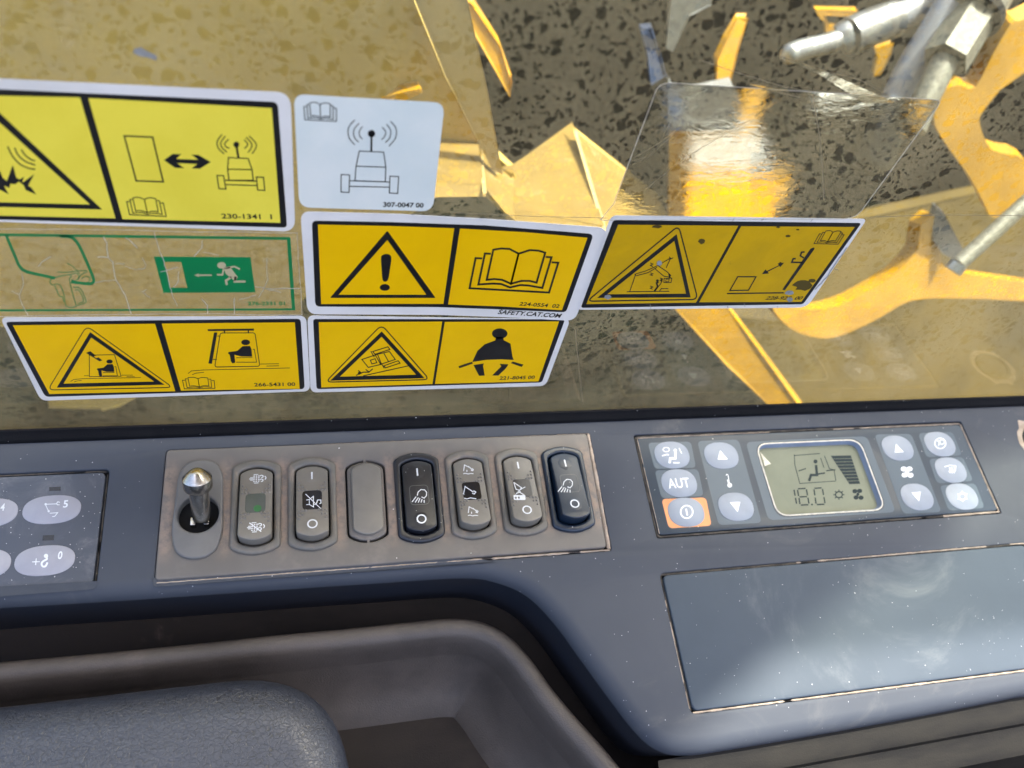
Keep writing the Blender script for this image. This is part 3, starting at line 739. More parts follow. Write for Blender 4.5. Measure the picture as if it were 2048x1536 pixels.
for s in (-1, 1): mk('contact_fork', solid([[(UC[0] + .8 + s * 3.6 - 1.3, VC - 8.6), (UC[0] + .8 + s * 3.6 + 1.3, VC - 8.6), (UC[0] + .8 + s * 3.6 + 1.3, VC - 4), (UC[0] + .8 + s * 3.6 - 1.3, VC - 4)]], CON, .4, 8, .3), M['chrome'], tg, 40)

# ------------------------------------------------------------------ keypad on the left
kp = thing('keypad_panel', 'grey membrane keypad with oval numbered keys, cut off by the left edge of the photo', 'keypad', CON.at(-284, -57, 0))
kr = rpoly([(-329, -89.8), (-239.8, -89.8), (-239.8, -25.0), (-329, -25.0)], 3.5, 5)
mk('membrane', solid([kr], CON, -.6, 3, .5), M['keypad'], kp, 40)
dirtline([(-300, -24), (-262, -23.9), (-244, -24.1), (-239.6, -24.6)], 1.1, CON, -1.4, M['dirtd'], kp, 11)
dirtline([(-238.8, -26), (-238.8, -88), (-241, -90.6), (-329, -90.8)], 1.0, CON, -1.8, M['dirtd'], kp, 12)
def skew(p0, w_, h_):                           # oval key centred at traced px
    c = uv(*p0, CON, -.5); return oval(c[0], c[1], w_ / 2, h_ / 2)
for nm, c, gl_ in (('key', (104, 1019), 0), ('key', (90, 1121), 1), ('key', (-24, 1026), 2), ('key', (-40, 1129), 3)):
    k = mk(nm, solid([skew(c, 29, 16.6)], CON, -.25, .6, .25, 2), M['key'], kp, 40)
    if gl_ == 0:
        mk('digit_five', textgeo('5', KY([(508, 626)])[0], KY([(546, 624)])[0], 14, CON, -.15, .02), M['white'], k)
        mk('bucket_symbol', flat(join(*[stroke(KY(p), 1.5) for p in ([(372, 600), (455, 597)], [(366, 600), (392, 655)], [(484, 585), (468, 580), (458, 592), (462, 604), (482, 605)], [(402, 673), (466, 668), (442, 698), (422, 700), (402, 673)])], fill([circ(*KY([(369, 600)])[0], 2.4)]), fill([circ(*KY([(393, 656)])[0], 2.2)])), CON, -.15), M['white'], k)
    if gl_ == 1:
        mk('digit_zero', textgeo('0', KY([(464, 1042)])[0], KY([(500, 1040)])[0], 15, CON, -.15, .02), M['white'], k)
        mk('hook_symbol', flat(join(stroke(KY([(260, 1066), (322, 1064)]), 1.7), stroke(KY([(293, 1038), (288, 1092)]), 1.7), fill([circ(*KY([(372, 1018)])[0], 4.2)]), stroke(KY(spline([(376, 1030), (378, 1044), (350, 1060), (336, 1080), (345, 1102), (368, 1100), (384, 1070)], 5)), 3.6)), CON, -.15), M['white'], k)
    if gl_ == 2: mk('digit_four', textgeo('4', KY([(0, 652)])[0], KY([(34, 650)])[0], 14, CON, -.15, .02), M['white'], k)
for q in ([(398, 462), (490, 458), (490, 490), (398, 492)], [(348, 852), (438, 848), (434, 890), (343, 893)]):
    mk('indicator', flat(fill([KY(q)]), CON, -.5), M['lensd'], kp)

# ------------------------------------------------------------------ climate panel
ac = thing('climate_control_panel', 'climate control panel with an 18.0 display and round pale buttons', 'climate control', CON.at(208, -51, 0))
lcd_px = A1([(1390, 345)]) + A2([(395, 300), (655, 1000)]) + A1([(1640, 1085)])
l0 = uv(1512, 884, CON); l1 = uv(1770, 1022, CON)
LU0, LU1, LV0, LV1 = 162.0, 249.5, -79.0, -26.0
aclcd = toUV(rpoly([(1511, 888), (1719, 879), (1771, 1019), (1556, 1032)], 24, 5), CON, -.5)
mk('membrane', solid([rpoly([(82.6, -84.6), (335, -84.6), (335, -18.2), (82.6, -18.2)], 2.5, 4), aclcd], CON, -.5, 3, .3), M['panel'], ac, 40)
path = rpoly([(81.5, -85.8), (336.3, -85.8), (336.3, -16.9), (81.5, -16.9)], 2.5, 4)
dirtline(path, 1.5, CON, -1.0, M['dirtd'], ac, 21, closed=True)
dirtline([(335.6, -18), (335.6, -85.6), (290, -85.9)], 1.5, CON, -.5, M['dirt'], ac, 22)
dirtline([(83, -84), (82.6, -18), (180, -17.6)], .7, CON, -.4, M['dirt'], ac, 23, gap=.15)
dirtline([(230, -17.5), (335, -17.5)], .9, CON, -.4, M['dirt'], ac, 24, gap=.15)
def zone(px, m, r=5):
    return mk('button_field', flat(fill([rpoly(px, r)]), CON, -.44), m, ac)
zone(A1([(285, 335), (725, 322), (780, 590), (355, 605)]), M['zone'], 9)
zone(A1([(355, 618), (800, 605), (858, 880), (425, 905)]), M['zone'], 9)
zone(A1([(425, 912), (880, 895), (938, 1185), (500, 1212)]), M['orange'], 9)
zone(A1([(790, 318), (1215, 302), (1452, 1155), (1010, 1180)]), M['zone'], 10)
# field round the display, with its opening
zl = rpoly(A1([(1285, 328)]) + A2([(470, 262), (762, 1025)]) + A1([(1520, 1130)]), 12)
mk('display_field', flat(fill([zl, rpoly([(1508, 886), (1721, 876), (1775, 1021), (1553, 1036)], 24, 5)]), CON, -.44), M['zone'], ac)
zone(A2([(545, 245), (915, 238), (1222, 1025), (835, 1042)]), M['zone'], 10)
zone(A2([(985, 232), (1330, 218), (1428, 455), (1068, 475)]), M['zone'], 9)
zone(A2([(1090, 492), (1435, 470), (1540, 712), (1175, 738)]), M['zone'], 9)
zone(A2([(1200, 758), (1560, 735), (1655, 985), (1290, 1010)]), M['zone'], 9)
def acbtn(zfun, c, w_=24.5, h_=19.5, label=None):
    p = zfun([c])[0]; q = uv(*p, CON, -.3); w2, h2 = w_ / 2, h_ / 2
    o = mk('button', solid([oval(q[0], q[1], w2, h2)], CON, -.1, .6, .3, 2), M['btn'], ac, 40)
    return o
H_ = .02
b = acbtn(A1, (533, 460)); W_ = M['white']
mk('airflow_symbol', flat(join(fill([A1(circ(566, 412, 16))]), stroke(A1([(568, 430), (568, 495), (515, 495), (508, 545)]), 4.5), stroke(A1([(545, 540), (610, 540)]), 2.5), stroke(A1([(430, 470), (480, 455), (500, 460)]), 2.5), stroke(A1([(605, 390), (632, 445)]), 2), stroke(A1(circ(473, 405, 32, 22)), 1.6, True)), CON, H_), W_, b)
b = acbtn(A1, (606, 748))
mk('aut_lettering', textgeo('AUT', A1([(503, 802)])[0], A1([(722, 790)])[0], 19, CON, H_, .01), W_, b)
b = acbtn(A1, (678, 1045))
mk('power_symbol', flat(join(stroke(A1(circ(683, 1043, 62, 65)), 2.8, True), stroke(A1([(676, 1010), (690, 1080)]), 3.2)), CON, H_), W_, b)
b = acbtn(A1, (1038, 466)); mk('up_arrow', flat(fill([A1([(1025, 412), (1105, 505), (1000, 507)])]), CON, H_), W_, b)
b = acbtn(A1, (1188, 990)); mk('down_arrow', flat(fill([A1([(1125, 945), (1232, 940), (1205, 1045)])]), CON, H_), W_, b)
mk('thermometer_symbol', flat(join(stroke(A1([(1086, 668), (1096, 658), (1107, 668), (1120, 750), (1108, 755), (1086, 668)]), 1.2), fill([A1(circ(1123, 770, 23))]), stroke(A1([(1104, 712), (1116, 760)]), 3)), CON, -.38), W_, ac)
b = acbtn(A2, (780, 382)); mk('up_arrow', flat(fill([A2([(763, 340), (842, 423), (750, 427)])]), CON, H_), W_, b)
b = acbtn(A2, (975, 872)); mk('down_arrow', flat(fill([A2([(918, 828), (1012, 820), (995, 918)])]), CON, H_), W_, b)
mk('fan_symbol', flat(join(*[fill([A2(circ(cx, cy, 30, 24, n=14))]) for cx, cy in ((842, 592), (898, 592), (850, 652), (908, 655))], stroke(A2([(850, 600), (900, 648)]), 4), stroke(A2([(895, 600), (855, 648)]), 4)), CON, -.38), W_, ac)
b = acbtn(A2, (1203, 342)); mk('recirculation_symbol', flat(join(stroke(A2(circ(1208, 335, 55, 52)), 1.8, True), stroke(A2(circ(1225, 320, 24, 24)), 1.5, True), stroke(A2([(1165, 300), (1200, 320), (1190, 360)]), 1.6)), CON, H_), M['white'], b)
b = acbtn(A2, (1312, 602)); mk('defrost_symbol', flat(join(stroke(A2([(1250, 570), (1305, 555), (1363, 562), (1358, 612), (1290, 618), (1250, 570)]), 1.8), *[stroke(A2([(x, 572), (x + 6, 600), (x, 618), (x + 8, 635)]), 1.7) for x in (1300, 1322, 1344)]), CON, H_), W_, b)
b = acbtn(A2, (1425, 868))
sf = [stroke(A2(circ(1430, 868, 36, 34)), 3, True)] + [fill([A2([(1430 + 36 * math.cos(a - .3), 868 + 36 * math.sin(a - .3)), (1430 + 60 * math.cos(a), 868 + 58 * math.sin(a)), (1430 + 36 * math.cos(a + .3), 868 + 36 * math.sin(a + .3))])]) for a in [k * math.pi / 3 + .5 for k in range(6)]]
mk('snowflake_symbol', flat(join(*sf), CON, H_), W_, b)
# display: sunk glass in a rim
ds = mk('display', flatmm(fill([aclcd]), CON, -4.2), M['lcd'], ac)
rim = rpoly([(1511, 888), (1719, 879), (1771, 1019), (1556, 1032)], 24, 6)
mk('display_rim', flat(stroke(rim, 2.6, True), CON, -.3), M['lcdrim'], ds)
ru = toUV(rim, CON, -.5)
ru_ = ru if area(ru) > 0 else ru[::-1]
V = [CON.at(x, y, -.5) for x, y in ru_] + [CON.at(x, y, -4.1) for x, y in inset(ru_, 1.8)]; n_ = len(ru_)
mk('display_bevel', (V, [(i, (i + 1) % n_, n_ + (i + 1) % n_, n_ + i) for i in range(n_)]), M['bezelblue'], ds, 40)
DH = -4.1; LK = M['lcdink']
SEG = {'1': 'bc', '8': 'abcdefg', '0': 'abcdef'}
def seven(ch, q):                               # seven-segment digit in a traced quad
    P = {'a': [(.1, .02), (.9, .02)], 'b': [(.97, .08), (.97, .44)], 'c': [(.97, .56), (.97, .92)], 'd': [(.1, .98), (.9, .98)], 'e': [(.03, .56), (.03, .92)], 'f': [(.03, .08), (.03, .44)], 'g': [(.1, .5), (.9, .5)]}
    return [stroke(quadmap(q, P[s]), 2.6) for s in SEG[ch]]
g = seven('1', [(1574, 977), (1588, 977), (1594, 1010), (1580, 1010)]) + seven('8', [(1594, 977), (1613, 976), (1619, 1010), (1600, 1011)]) + seven('0', [(1627, 976), (1645, 975), (1651, 1009), (1632, 1010)]) + [fill([circ(1624, 1009, 1.8)])]
mk('temperature_digits', flat(join(*g), CON, DH), LK, ds)
g = [stroke(A1([(1785, 455), (1790, 560), (1840, 748)]), 1.4), stroke([(1589, 911), (1640, 907)], 1.4), stroke([(1599, 967), (1672, 962)], 1.4), stroke(A2([(5, 480), (40, 580)]), 1.4), stroke(A2([(45, 460), (95, 590), (140, 600), (160, 710)]), 1.4)]
g += [fill([circ(1631, 923, 4)]), stroke([(1632, 930), (1634, 950), (1622, 950), (1618, 962)], 5), stroke([(1597, 942), (1612, 937)], 2), stroke([(1636, 948), (1650, 946)], 3), stroke(A2([(62, 610), (155, 600)]), 2.2)]
mk('cab_airflow_icon', flat(join(*g), CON, DH), LK, ds)
g = []
for k in range(9):
    y0, y1 = 460 + k * 32, 460 + k * 32 + 28; xl = lambda y: 105 + (y - 455) * .66; xr = lambda y: 308 + (y - 455) * .33
    g.append(fill([A2([(xl(y0), y0), (xr(y0), y0 - 4), (xr(y1), y1 - 4), (xl(y1), y1)])]))
mk('fan_speed_bars', flat(join(*g), CON, DH), LK, ds)
g = [stroke(A2(circ(190, 850, 34, 30)), 2.4, True)] + [stroke(A2([(190 + 38 * math.cos(a), 850 + 34 * math.sin(a)), (190 + 56 * math.cos(a), 850 + 50 * math.sin(a))]), 2) for a in [k * math.pi / 4 for k in range(8)]]
mk('sun_icon', flat(join(*g), CON, DH), LK, ds)
mk('fan_icon', flat(join(*[fill([A2(circ(cx, cy, 26, 22, n=12))]) for cx, cy in ((350, 815), (398, 812), (362, 878), (412, 880))], fill([A2(circ(380, 846, 16, n=10))])), CON, DH), LK, ds)
mk('display_scratch', flat(fill([A1([(1435, 430), (1545, 550), (1480, 575), (1470, 520)])]), CON, -1.0), M['paleline'], ds)

# ------------------------------------------------------------------ storage lid
ld = thing('storage_lid', 'plain rectangular lid with dust caught in the joint around it, below the climate control', 'lid', CON.at(210, -149, 0))
lr = [(78.6, -187.4), (343.5, -187.4), (343.5, -110.2), (78.6, -110.2)]
mk('lid_plate', solid([rpoly(lr, 4, 6)], CON, .5, 3, 1.0, 4), M['lid'], ld, 40)
dirtline([(78, -109.5), (345, -109.2)], 1.5, CON, -.9, M['dirtd'], ld, 31)
dirtline([(170, -109.2), (345, -109)], 1.2, CON, -.3, M['dirt'], ld, 35, gap=.2)
dirtline([(77.8, -110), (77.8, -187)], 1.3, CON, -1.1, M['dirtd'], ld, 32)
dirtline([(76.9, -125), (76.9, -186)], .8, CON, -.1, M['dirt'], ld, 36, gap=.2)
dirtline([(78.5, -188.3), (344, -188.3)], 1.3, CON, -.6, M['dirt'], ld, 33)
dirtline([(344.3, -188), (344.3, -109)], 1.3, CON, -.6, M['dirt'], ld, 34)
# round socket, far right of the console
sk = thing('round_plug', 'small round plug rim ringed with tan dust at the right end of the console', 'plug', CON.at(*uv(2075, 880, CON), 0))
c_ = uv(2080, 885, CON)
mk('plug_ring', solid([circ(c_[0], c_[1], 14, n=36), circ(c_[0], c_[1], 11, n=36)], CON, 1.6, 2, .8), M['bracket'], sk, 40)
mk('plug_cap', solid([circ(c_[0], c_[1], 10.8, n=36)], CON, .8, 1, .5), M['bracket'], sk, 40)
mk('dust_patch', flatmm(fill([[(c_[0] + (18 + 5 * noise.noise(Vector((k * .7, 0, 3)))) * math.cos(k * .2618), c_[1] + (19 + 6 * noise.noise(Vector((k * .7, 4, 3)))) * math.sin(k * .2618)) for k in range(24)]]), CON, .15), M['dirt'], sk)

# ------------------------------------------------------------------ lower tray, armrest, trim
ZT = -.052
lip = [(-60, 1338), (0, 1330), (200, 1312), (420, 1290), (560, 1275), (700, 1262), (830, 1248), (905, 1242), (960, 1248), (1010, 1272), (1055, 1318), (1100, 1380), (1150, 1440), (1195, 1490), (1240, 1545), (1320, 1650)]
lw = spline([tuple(hz(x, y, ZT)) for x, y in lip], 4)
lw = [Vector(p) for p in lw]
tr_ = thing('lower_tray', 'brown grey moulded tray with a rounded lip below the console', 'tray', (0, 0, 0))
def tray_geo(offs):
    V, F = [], []; n = len(lw); nr = []
    for i in range(n):
        d = (lw[min(n - 1, i + 1)] - lw[max(0, i - 1)]); d.z = 0; d.normalize(); nr.append(Vector((d.y, -d.x, 0)))
    for o, z in offs:
        for i in range(n): V.append(lw[i] + nr[i] * o * .001 + Vector((0, 0, z * .001)))
    for k in range(len(offs) - 1):
        for i in range(n - 1): F.append((k * n + i, (k + 1) * n + i, (k + 1) * n + i + 1, k * n + i + 1))
    return V, F
mk('lip', tray_geo([(-3, -9), (-2.5, -3), (-1.5, -1), (0, -.3), (3, 0), (6.5, -1), (9, -4), (11, -10), (14, -20)]), M['tray'], tr_, 60)
mk('tray_wall', tray_geo([(14, -20), (19, -31), (25, -41), (31, -48), (38, -54), (44, -62)]), M['tray'], tr_, 60)
V = [Vector((-.6, -.6, ZT - .058)), Vector((.45, -.6, ZT - .058)), Vector((.45, -.02, ZT - .058)), Vector((-.6, -.02, ZT - .058))]
mk('tray_floor', (V, [(0, 1, 2, 3)]), M['recess'], tr_)
ar = thing('armrest', 'blue black leather armrest pad with a rounded corner, at the lower left', 'armrest', (-.33, -.3, -.03))
def pad():
    z1 = -.012
    a = hz(-10, 1396, -.03); b = hz(560, 1350, -.03); c = hz(692, 1560, -.03)
    x1 = c.x; y1 = b.y
    x0, y0 = -.62, y1 - .15
    corner = rpoly([(x0, y0), (x1 + .006, y0), (x1, y1 + 0), (x0, y1 - .006)], [.02, .05, .06, .02], 12)
    l = corner if area(corner) > 0 else corner[::-1]
    l = [(x * 1000, y * 1000) for x, y in l]
    hp = Plane((0, 0, 0), (1, 0, 0), (0, 1, 0))
    V, F = [], []; rings = []; K = 12; rr = 26
    fin = []
    dens = []
    for i in range(len(l)):
        p, q = Vector(l[i]), Vector(l[(i + 1) % len(l)]); m = max(1, int((q - p).length / 12))
        for k in range(m): dens.append(tuple(p + (q - p) * (k / m)))
    l = dens; n = len(l)
    for k in range(K + 1):
        a_ = math.pi / 2 * k / K; rings.append((inset(l, rr * (1 - math.sin(a_))), -12 - 20 * (1 - math.cos(a_))))
    rings.append((l, -55)); rings.append((inset(l, 3), -58))
    cx = sum(p[0] for p in rings[0][0]) / n; cy = sum(p[1] for p in rings[0][0]) / n
    inner = [([(cx + (x - cx) * s, cy + (y - cy) * s) for x, y in rings[0][0]], -12 + 3.2 * (1 - s * s)) for s in (0.0001, .35, .65, .85)]
    for pts, z in inner + rings:
        V += [hp.at(x, y, z) for x, y in pts]
    tot = len(inner + rings)
    for k in range(tot - 1):
        for i in range(n): F.append((k * n + i, (k + 1) * n + i, (k + 1) * n + (i + 1) % n, k * n + (i + 1) % n))
    return V, F
mk('leather_pad', pad(), M['leather'], ar, 80)
V, F = box3((-.55, -.36, -.1), (-.16, -.27, -.058)); mk('pad_bracket', (V, F), M['bracket'], ar)

tm = thing('lower_trim', 'dark ribbed trim running below the front edge of the console at lower right', 'trim', (0, 0, 0))
e0 = CON.at(57, -212, -10); e1 = CON.at(620, -196, -10)
def trimrow(o, z): 
    return [e0 + Vector((0, -o, -z)) * .001, e1 + Vector((0, -o, -z)) * .001]
rows = [trimrow(*q) for q in ((-3, 2), (2, 4), (8, 5), (11, 7), (12, 11), (16, 13), (24, 15), (27, 17), (28, 23), (30, 40), (30, 90))]
V = [p for r in rows for p in r]; F = [(2 * k, 2 * k + 2, 2 * k + 3, 2 * k + 1) for k in range(len(rows) - 1)]
mk('ribbed_strip', (V, F), M['trimmat'], tm, 30)

# ------------------------------------------------------------------ decals
G_ = 'safety decals stuck on the side window'
def decal(label, zfun, back, br, border, bor, fields, mfield, h=.15, mback=None, group=G_):
    bk = zfun(back); c = pt(sum(p[0] for p in bk) / len(bk), sum(p[1] for p in bk) / len(bk), GLS)
    t = thing('safety_decal', label, 'decal', c, group)
    mk('backing', solid([toUV(rpoly(bk, br, 6), GLS, h)], GLS, h, .3 if h > .2 else .12, 0), mback or M['wh'], t)
    if border: mk('border', flat(fill([rpoly(zfun(border), bor, 5)]), GLS, h + .06), M['black'], t)
    for f in fields: mk('colour_field', flat(fill([zfun(f)]), GLS, h + .12), mfield, t)
    return t, h + .18
def prt(t, name, gs, h, m=None): mk(name, flat(join(*gs), GLS, h), m or M['black'], t, kind='stuff' if name in ('cracks', 'torn_edge', 'dirt_spots', 'edge_nicks') else None)
def st(zfun, p, wd, closed=False): return stroke(zfun(p), wd, closed)
def robot(zf_, pts, wd):
    g = [fill([zf_(circ(*pts['ball']))])]
    g += [st(zf_, p, wd, c) for p, c in pts['lines']] + [st(zf_, pts['mast'], wd * 2)]
    g += [st(zf_, spline(p, 4), wd) for p in pts['arcs']]
    return g
# --- pale yellow, top left
t, h = decal('pale yellow blasting hazard decal with a radio transmitter and double arrow, top left', Z1,
  [(-560, 432), (0, 460), (1700, 542), (1728, 1356), (0, 1298), (-560, 1280)], [26, 0, 30, 26, 0, 26],
  [(-520, 492), (0, 522), (1625, 597), (1680, 1332), (0, 1285), (-520, 1262)], [5, 0, 12, 8, 0, 5],
  [[(-490, 532), (0, 560), (468, 570), (676, 1278), (0, 1262), (-490, 1242)], [(517, 574), (1590, 632), (1641, 1304), (717, 1282)]], M['yelpale'])
prt(t, 'warning_triangle', [fill([Z1([(-75, 592), (598, 1226), (-440, 1200)]), Z1([(-75, 650), (527, 1197), (-370, 1175)])])], h)
prt(t, 'blast_symbol', [fill([Z1([(-60, 1060), (-20, 1010), (0, 1000), (15, 1040), (40, 1060), (75, 965), (95, 1040), (115, 1050), (140, 1035), (130, 1070), (200, 1020), (165, 1085), (185, 1100), (212, 1138), (150, 1112), (140, 1085), (110, 1062), (90, 1078), (60, 1075), (55, 1100), (22, 1085), (50, 1137), (0, 1110), (-40, 1120)])])], h)
prt(t, 'wave_arcs', [st(Z1, spline(p, 4), 2.6) for p in ([(45, 857), (68, 905), (110, 955), (160, 982), (207, 991)], [(85, 865), (108, 910), (150, 945), (206, 966)], [(125, 875), (145, 905), (175, 930), (205, 941)])], h)
prt(t, 'rectangle_symbol', [st(Z1, [(727, 795), (893, 803), (955, 1064), (797, 1058)], 3, True)], h)
prt(t, 'double_arrow', [fill([Z1([(960, 937), (1010, 901), (1060, 902), (1030, 930), (1160, 935), (1120, 904), (1162, 907), (1233, 948), (1170, 987), (1122, 985), (1155, 960), (1035, 954), (1077, 984), (1025, 982)])])], h)
prt(t, 'transmitter_symbol', robot(Z1, dict(ball=(1383, 846, 17), mast=[(1383, 850), (1395, 922)],
  lines=[([(1337, 922), (1452, 928), (1475, 993), (1332, 990)], 1), ([(1332, 990), (1475, 993), (1482, 1055), (1340, 1055)], 1), ([(1318, 1055), (1500, 1060)], 0), ([(1318, 1080), (1508, 1086)], 0), ([(1270, 1027), (1308, 1028), (1322, 1106), (1281, 1104)], 1), ([(1500, 1036), (1542, 1038), (1549, 1114), (1508, 1112)], 1)],
  arcs=[[(1298, 787), (1270, 830), (1280, 870), (1312, 900)], [(1318, 797), (1292, 835), (1300, 865), (1328, 890)], [(1338, 815), (1315, 840), (1322, 858), (1342, 868)], [(1458, 795), (1498, 840), (1495, 870), (1475, 900)], [(1440, 803), (1472, 840), (1470, 865), (1452, 892)], [(1428, 817), (1448, 840), (1445, 855), (1430, 868)]]), 2.2), h)
prt(t, 'open_book', [book2d(Z1([(735, 1150), (950, 1158), (972, 1266), (758, 1256)]), 1.9)], h)
mk('number_lettering', textgeo('230-1341  1', Z1([(1298, 1278)])[0], Z1([(1592, 1282)])[0], 9.5, GLS, h, .02), M['black'], t)
# --- white
t, h = decal('square white decal with a radio transmitter vehicle, no colour field', Z2, [(128, 132), (1534, 214), (1422, 1224), (180, 1186)], 23, None, 0, [], None, mback=M['whblue'])
prt(t, 'transmitter_symbol', robot(Z2, dict(ball=(852, 500, 34), mast=[(852, 500), (850, 662)],
  lines=[([(738, 662), (965, 672), (985, 812), (708, 802)], 1), ([(708, 802), (985, 812), (980, 948), (698, 938)], 1), ([(648, 938), (1022, 950)], 0), ([(648, 990), (1018, 998)], 0), ([(569, 880), (648, 884), (643, 1047), (568, 1043)], 1), ([(1024, 896), (1105, 900), (1095, 1057), (1018, 1052)], 1)],
  arcs=[[(697, 372), (640, 440), (640, 530), (695, 603)], [(735, 403), (690, 460), (690, 530), (732, 578)], [(768, 433), (740, 475), (742, 520), (768, 550)], [(1028, 385), (1080, 450), (1075, 540), (1015, 615)], [(992, 413), (1030, 470), (1020, 540), (980, 583)], [(952, 440), (983, 480), (975, 525), (945, 555)]]), 1.9), h)
prt(t, 'open_book', [book2d(Z2([(218, 200), (526, 216), (524, 385), (232, 370)]), 1.8)], h)
mk('number_lettering', textgeo('307-0047 00', Z2([(960, 1180)])[0], Z2([(1335, 1188)])[0], 9.5, GLS, h, .025), M['black'], t)
# --- clear film with green print
bk = Z3([(-200, 55), (1900, 85), (1938, 606), (-200, 622)])
t = thing('emergency_exit_decal', 'cracked clear decal with a green running man and hammer, left between two yellow decals', 'decal', pt(250, 545, GLS))
mk('clear_vinyl', solid([toUV(rpoly(bk, 3), GLS, .1)], GLS, .1, .09, 0), M['film2'], t)
GR = M['green']
prt(t, 'green_border', [fill([Z3([(-200, 84), (1858, 110), (1890, 578), (-200, 585)]), Z3([(-190, 100), (1836, 127), (1868, 566), (-190, 573)])])], .16, GR)
prt(t, 'exit_panel', [fill([Z3([(985, 234), (1603, 238), (1634, 463), (1046, 466)]), Z3([(1047, 268), (1160, 268), (1199, 435), (1090, 433)])])], .17, GR)
prt(t, 'door_arrow', [fill([Z3([(1242, 353), (1272, 341), (1270, 348), (1355, 348), (1357, 358), (1272, 359), (1275, 366)])])], .22, M['cream'])
prt(t, 'running_man', [fill([Z3(circ(1418, 290, 28, 21))]), st(Z3, [(1440, 308), (1500, 298), (1535, 314)], 3.6), st(Z3, [(1432, 310), (1424, 350), (1388, 350)], 3.6),
   fill([Z3([(1432, 308), (1472, 300), (1522, 365), (1505, 392), (1478, 372), (1445, 345)])]), st(Z3, [(1508, 362), (1502, 394), (1572, 394)], 4.2), st(Z3, [(1480, 365), (1446, 388), (1452, 416)], 4.6)], .22, M['cream'])
prt(t, 'window_outline', [st(Z3, [(40, 98), (118, 285), (140, 315), (175, 333), (352, 372)], 5.5), st(Z3, spline([(385, 105), (450, 110), (480, 128), (512, 175), (560, 280), (598, 375), (592, 402), (560, 408), (455, 396)], 4), 5.5)], .16, GR)
prt(t, 'hand_and_hammer', [st(Z3, spline(p, 4), 1.5) for p in ([(318, 395), (340, 372), (440, 350), (455, 365), (445, 385), (470, 490), (488, 545)], [(318, 395), (335, 415), (380, 412), (410, 480), (420, 545), (455, 560), (490, 550), (545, 530), (548, 510), (515, 440), (470, 430)], [(350, 418), (380, 485), (400, 492), (410, 525)], [(480, 450), (505, 450), (535, 515), (500, 535)], [(430, 278), (470, 300), (510, 345)], [(368, 332), (430, 335), (500, 325), (555, 325)], [(450, 350), (490, 340), (505, 365), (480, 390), (455, 380)], [(520, 375), (550, 360), (578, 375), (560, 400), (530, 398)], [(560, 330), (520, 350), (500, 380)])], .17, GR)
mk('number_lettering', textgeo('276-2331 01', Z3([(1587, 545)])[0], Z3([(1825, 545)])[0], 7.2, GLS, .3, .03), GR, t)
crk = [[(665, 105), (685, 150), (690, 235), (720, 270), (740, 385), (760, 410), (800, 480), (840, 600)], [(800, 295), (860, 318), (925, 310), (935, 285), (910, 240)], [(740, 280), (800, 280)], [(625, 238), (690, 240)], [(605, 402), (680, 388), (745, 385)], [(985, 70), (1005, 150), (1045, 255), (1065, 330), (1090, 430), (1110, 500), (1135, 550)], [(1030, 330), (1140, 300)], [(1295, 130), (1290, 180), (1240, 235)], [(1300, 205), (1400, 225)], [(1705, 240), (1712, 380), (1690, 440), (1650, 500)], [(1630, 425), (1700, 440), (1800, 465)], [(1700, 440), (1920, 438)], [(245, 300), (265, 270), (325, 235)], [(140, 340), (150, 420), (120, 480), (150, 560), (180, 610)], [(75, 455), (125, 480)], [(905, 460), (940, 445)], [(920, 465), (960, 500)], [(1290, 505), (1330, 545), (1328, 600)], [(805, 110), (880, 180)], [(1500, 500), (1500, 600)], [(1145, 330), (1140, 400), (1110, 430)], [(1530, 510), (1640, 480)]]
def crackstroke(p):
    random.seed(len(p) * 13 + int(p[0][0])); q = []
    for a, b in zip(p, p[1:]):
        for k in range(4): q.append((a[0] + (b[0] - a[0]) * k / 4 + random.uniform(-3, 3), a[1] + (b[1] - a[1]) * k / 4 + random.uniform(-3, 3)))
    q.append(p[-1]); return q
prt(t, 'cracks', [st(Z3, crackstroke(p), random.uniform(.8, 1.8)) for p in crk], .26, M['paleline'])
prt(t, 'vinyl_edge', [st(Z3, crackstroke([(-100, 57), (600, 62), (1200, 72), (1900, 85), (1915, 300), (1936, 606), (1200, 600), (600, 606), (-100, 618)]), 1.0)], .2, M['paleline'])
def triangle(t, zf_, thin, rthin, wthin, thick, wthick, h):
    prt(t, 'triangle_outline', [stroke(rpoly(zf_(thin), rthin, 6), wthin, True)], h)
    prt(t, 'warning_triangle', [stroke(zf_(thick), wthick, True)], h)
# --- 266
t, h = decal('yellow decal with a seated operator in the cab and falling object triangle, bottom left', Z3, [(0, 624), (1960, 614), (1986, 1096), (262, 1157)], 14,
  [(34, 652), (1924, 632), (1950, 1082), (290, 1132)], 8, [[(82, 674), (992, 664), (1122, 1096), (316, 1114)], [(1035, 663), (1887, 655), (1918, 1080), (1158, 1092)]], M['yel'])
triangle(t, Z3, [(555, 678), (1106, 1072), (306, 1088)], 13, 1.8, [(580, 735), (1020, 1044), (385, 1060)], 7.5, h)
prt(t, 'cab_box', [st(Z3, [(572, 865), (733, 862), (775, 1000), (572, 1003)], 1.4, True)], h)
prt(t, 'ground_lines', [st(Z3, p, 1) for p in ([(538, 997), (573, 997)], [(778, 993), (850, 993)], [(452, 1033), (470, 1022), (520, 1016), (900, 1008)], [(475, 1037), (490, 1030), (522, 1027)], [(810, 1003), (862, 1003)])], h)
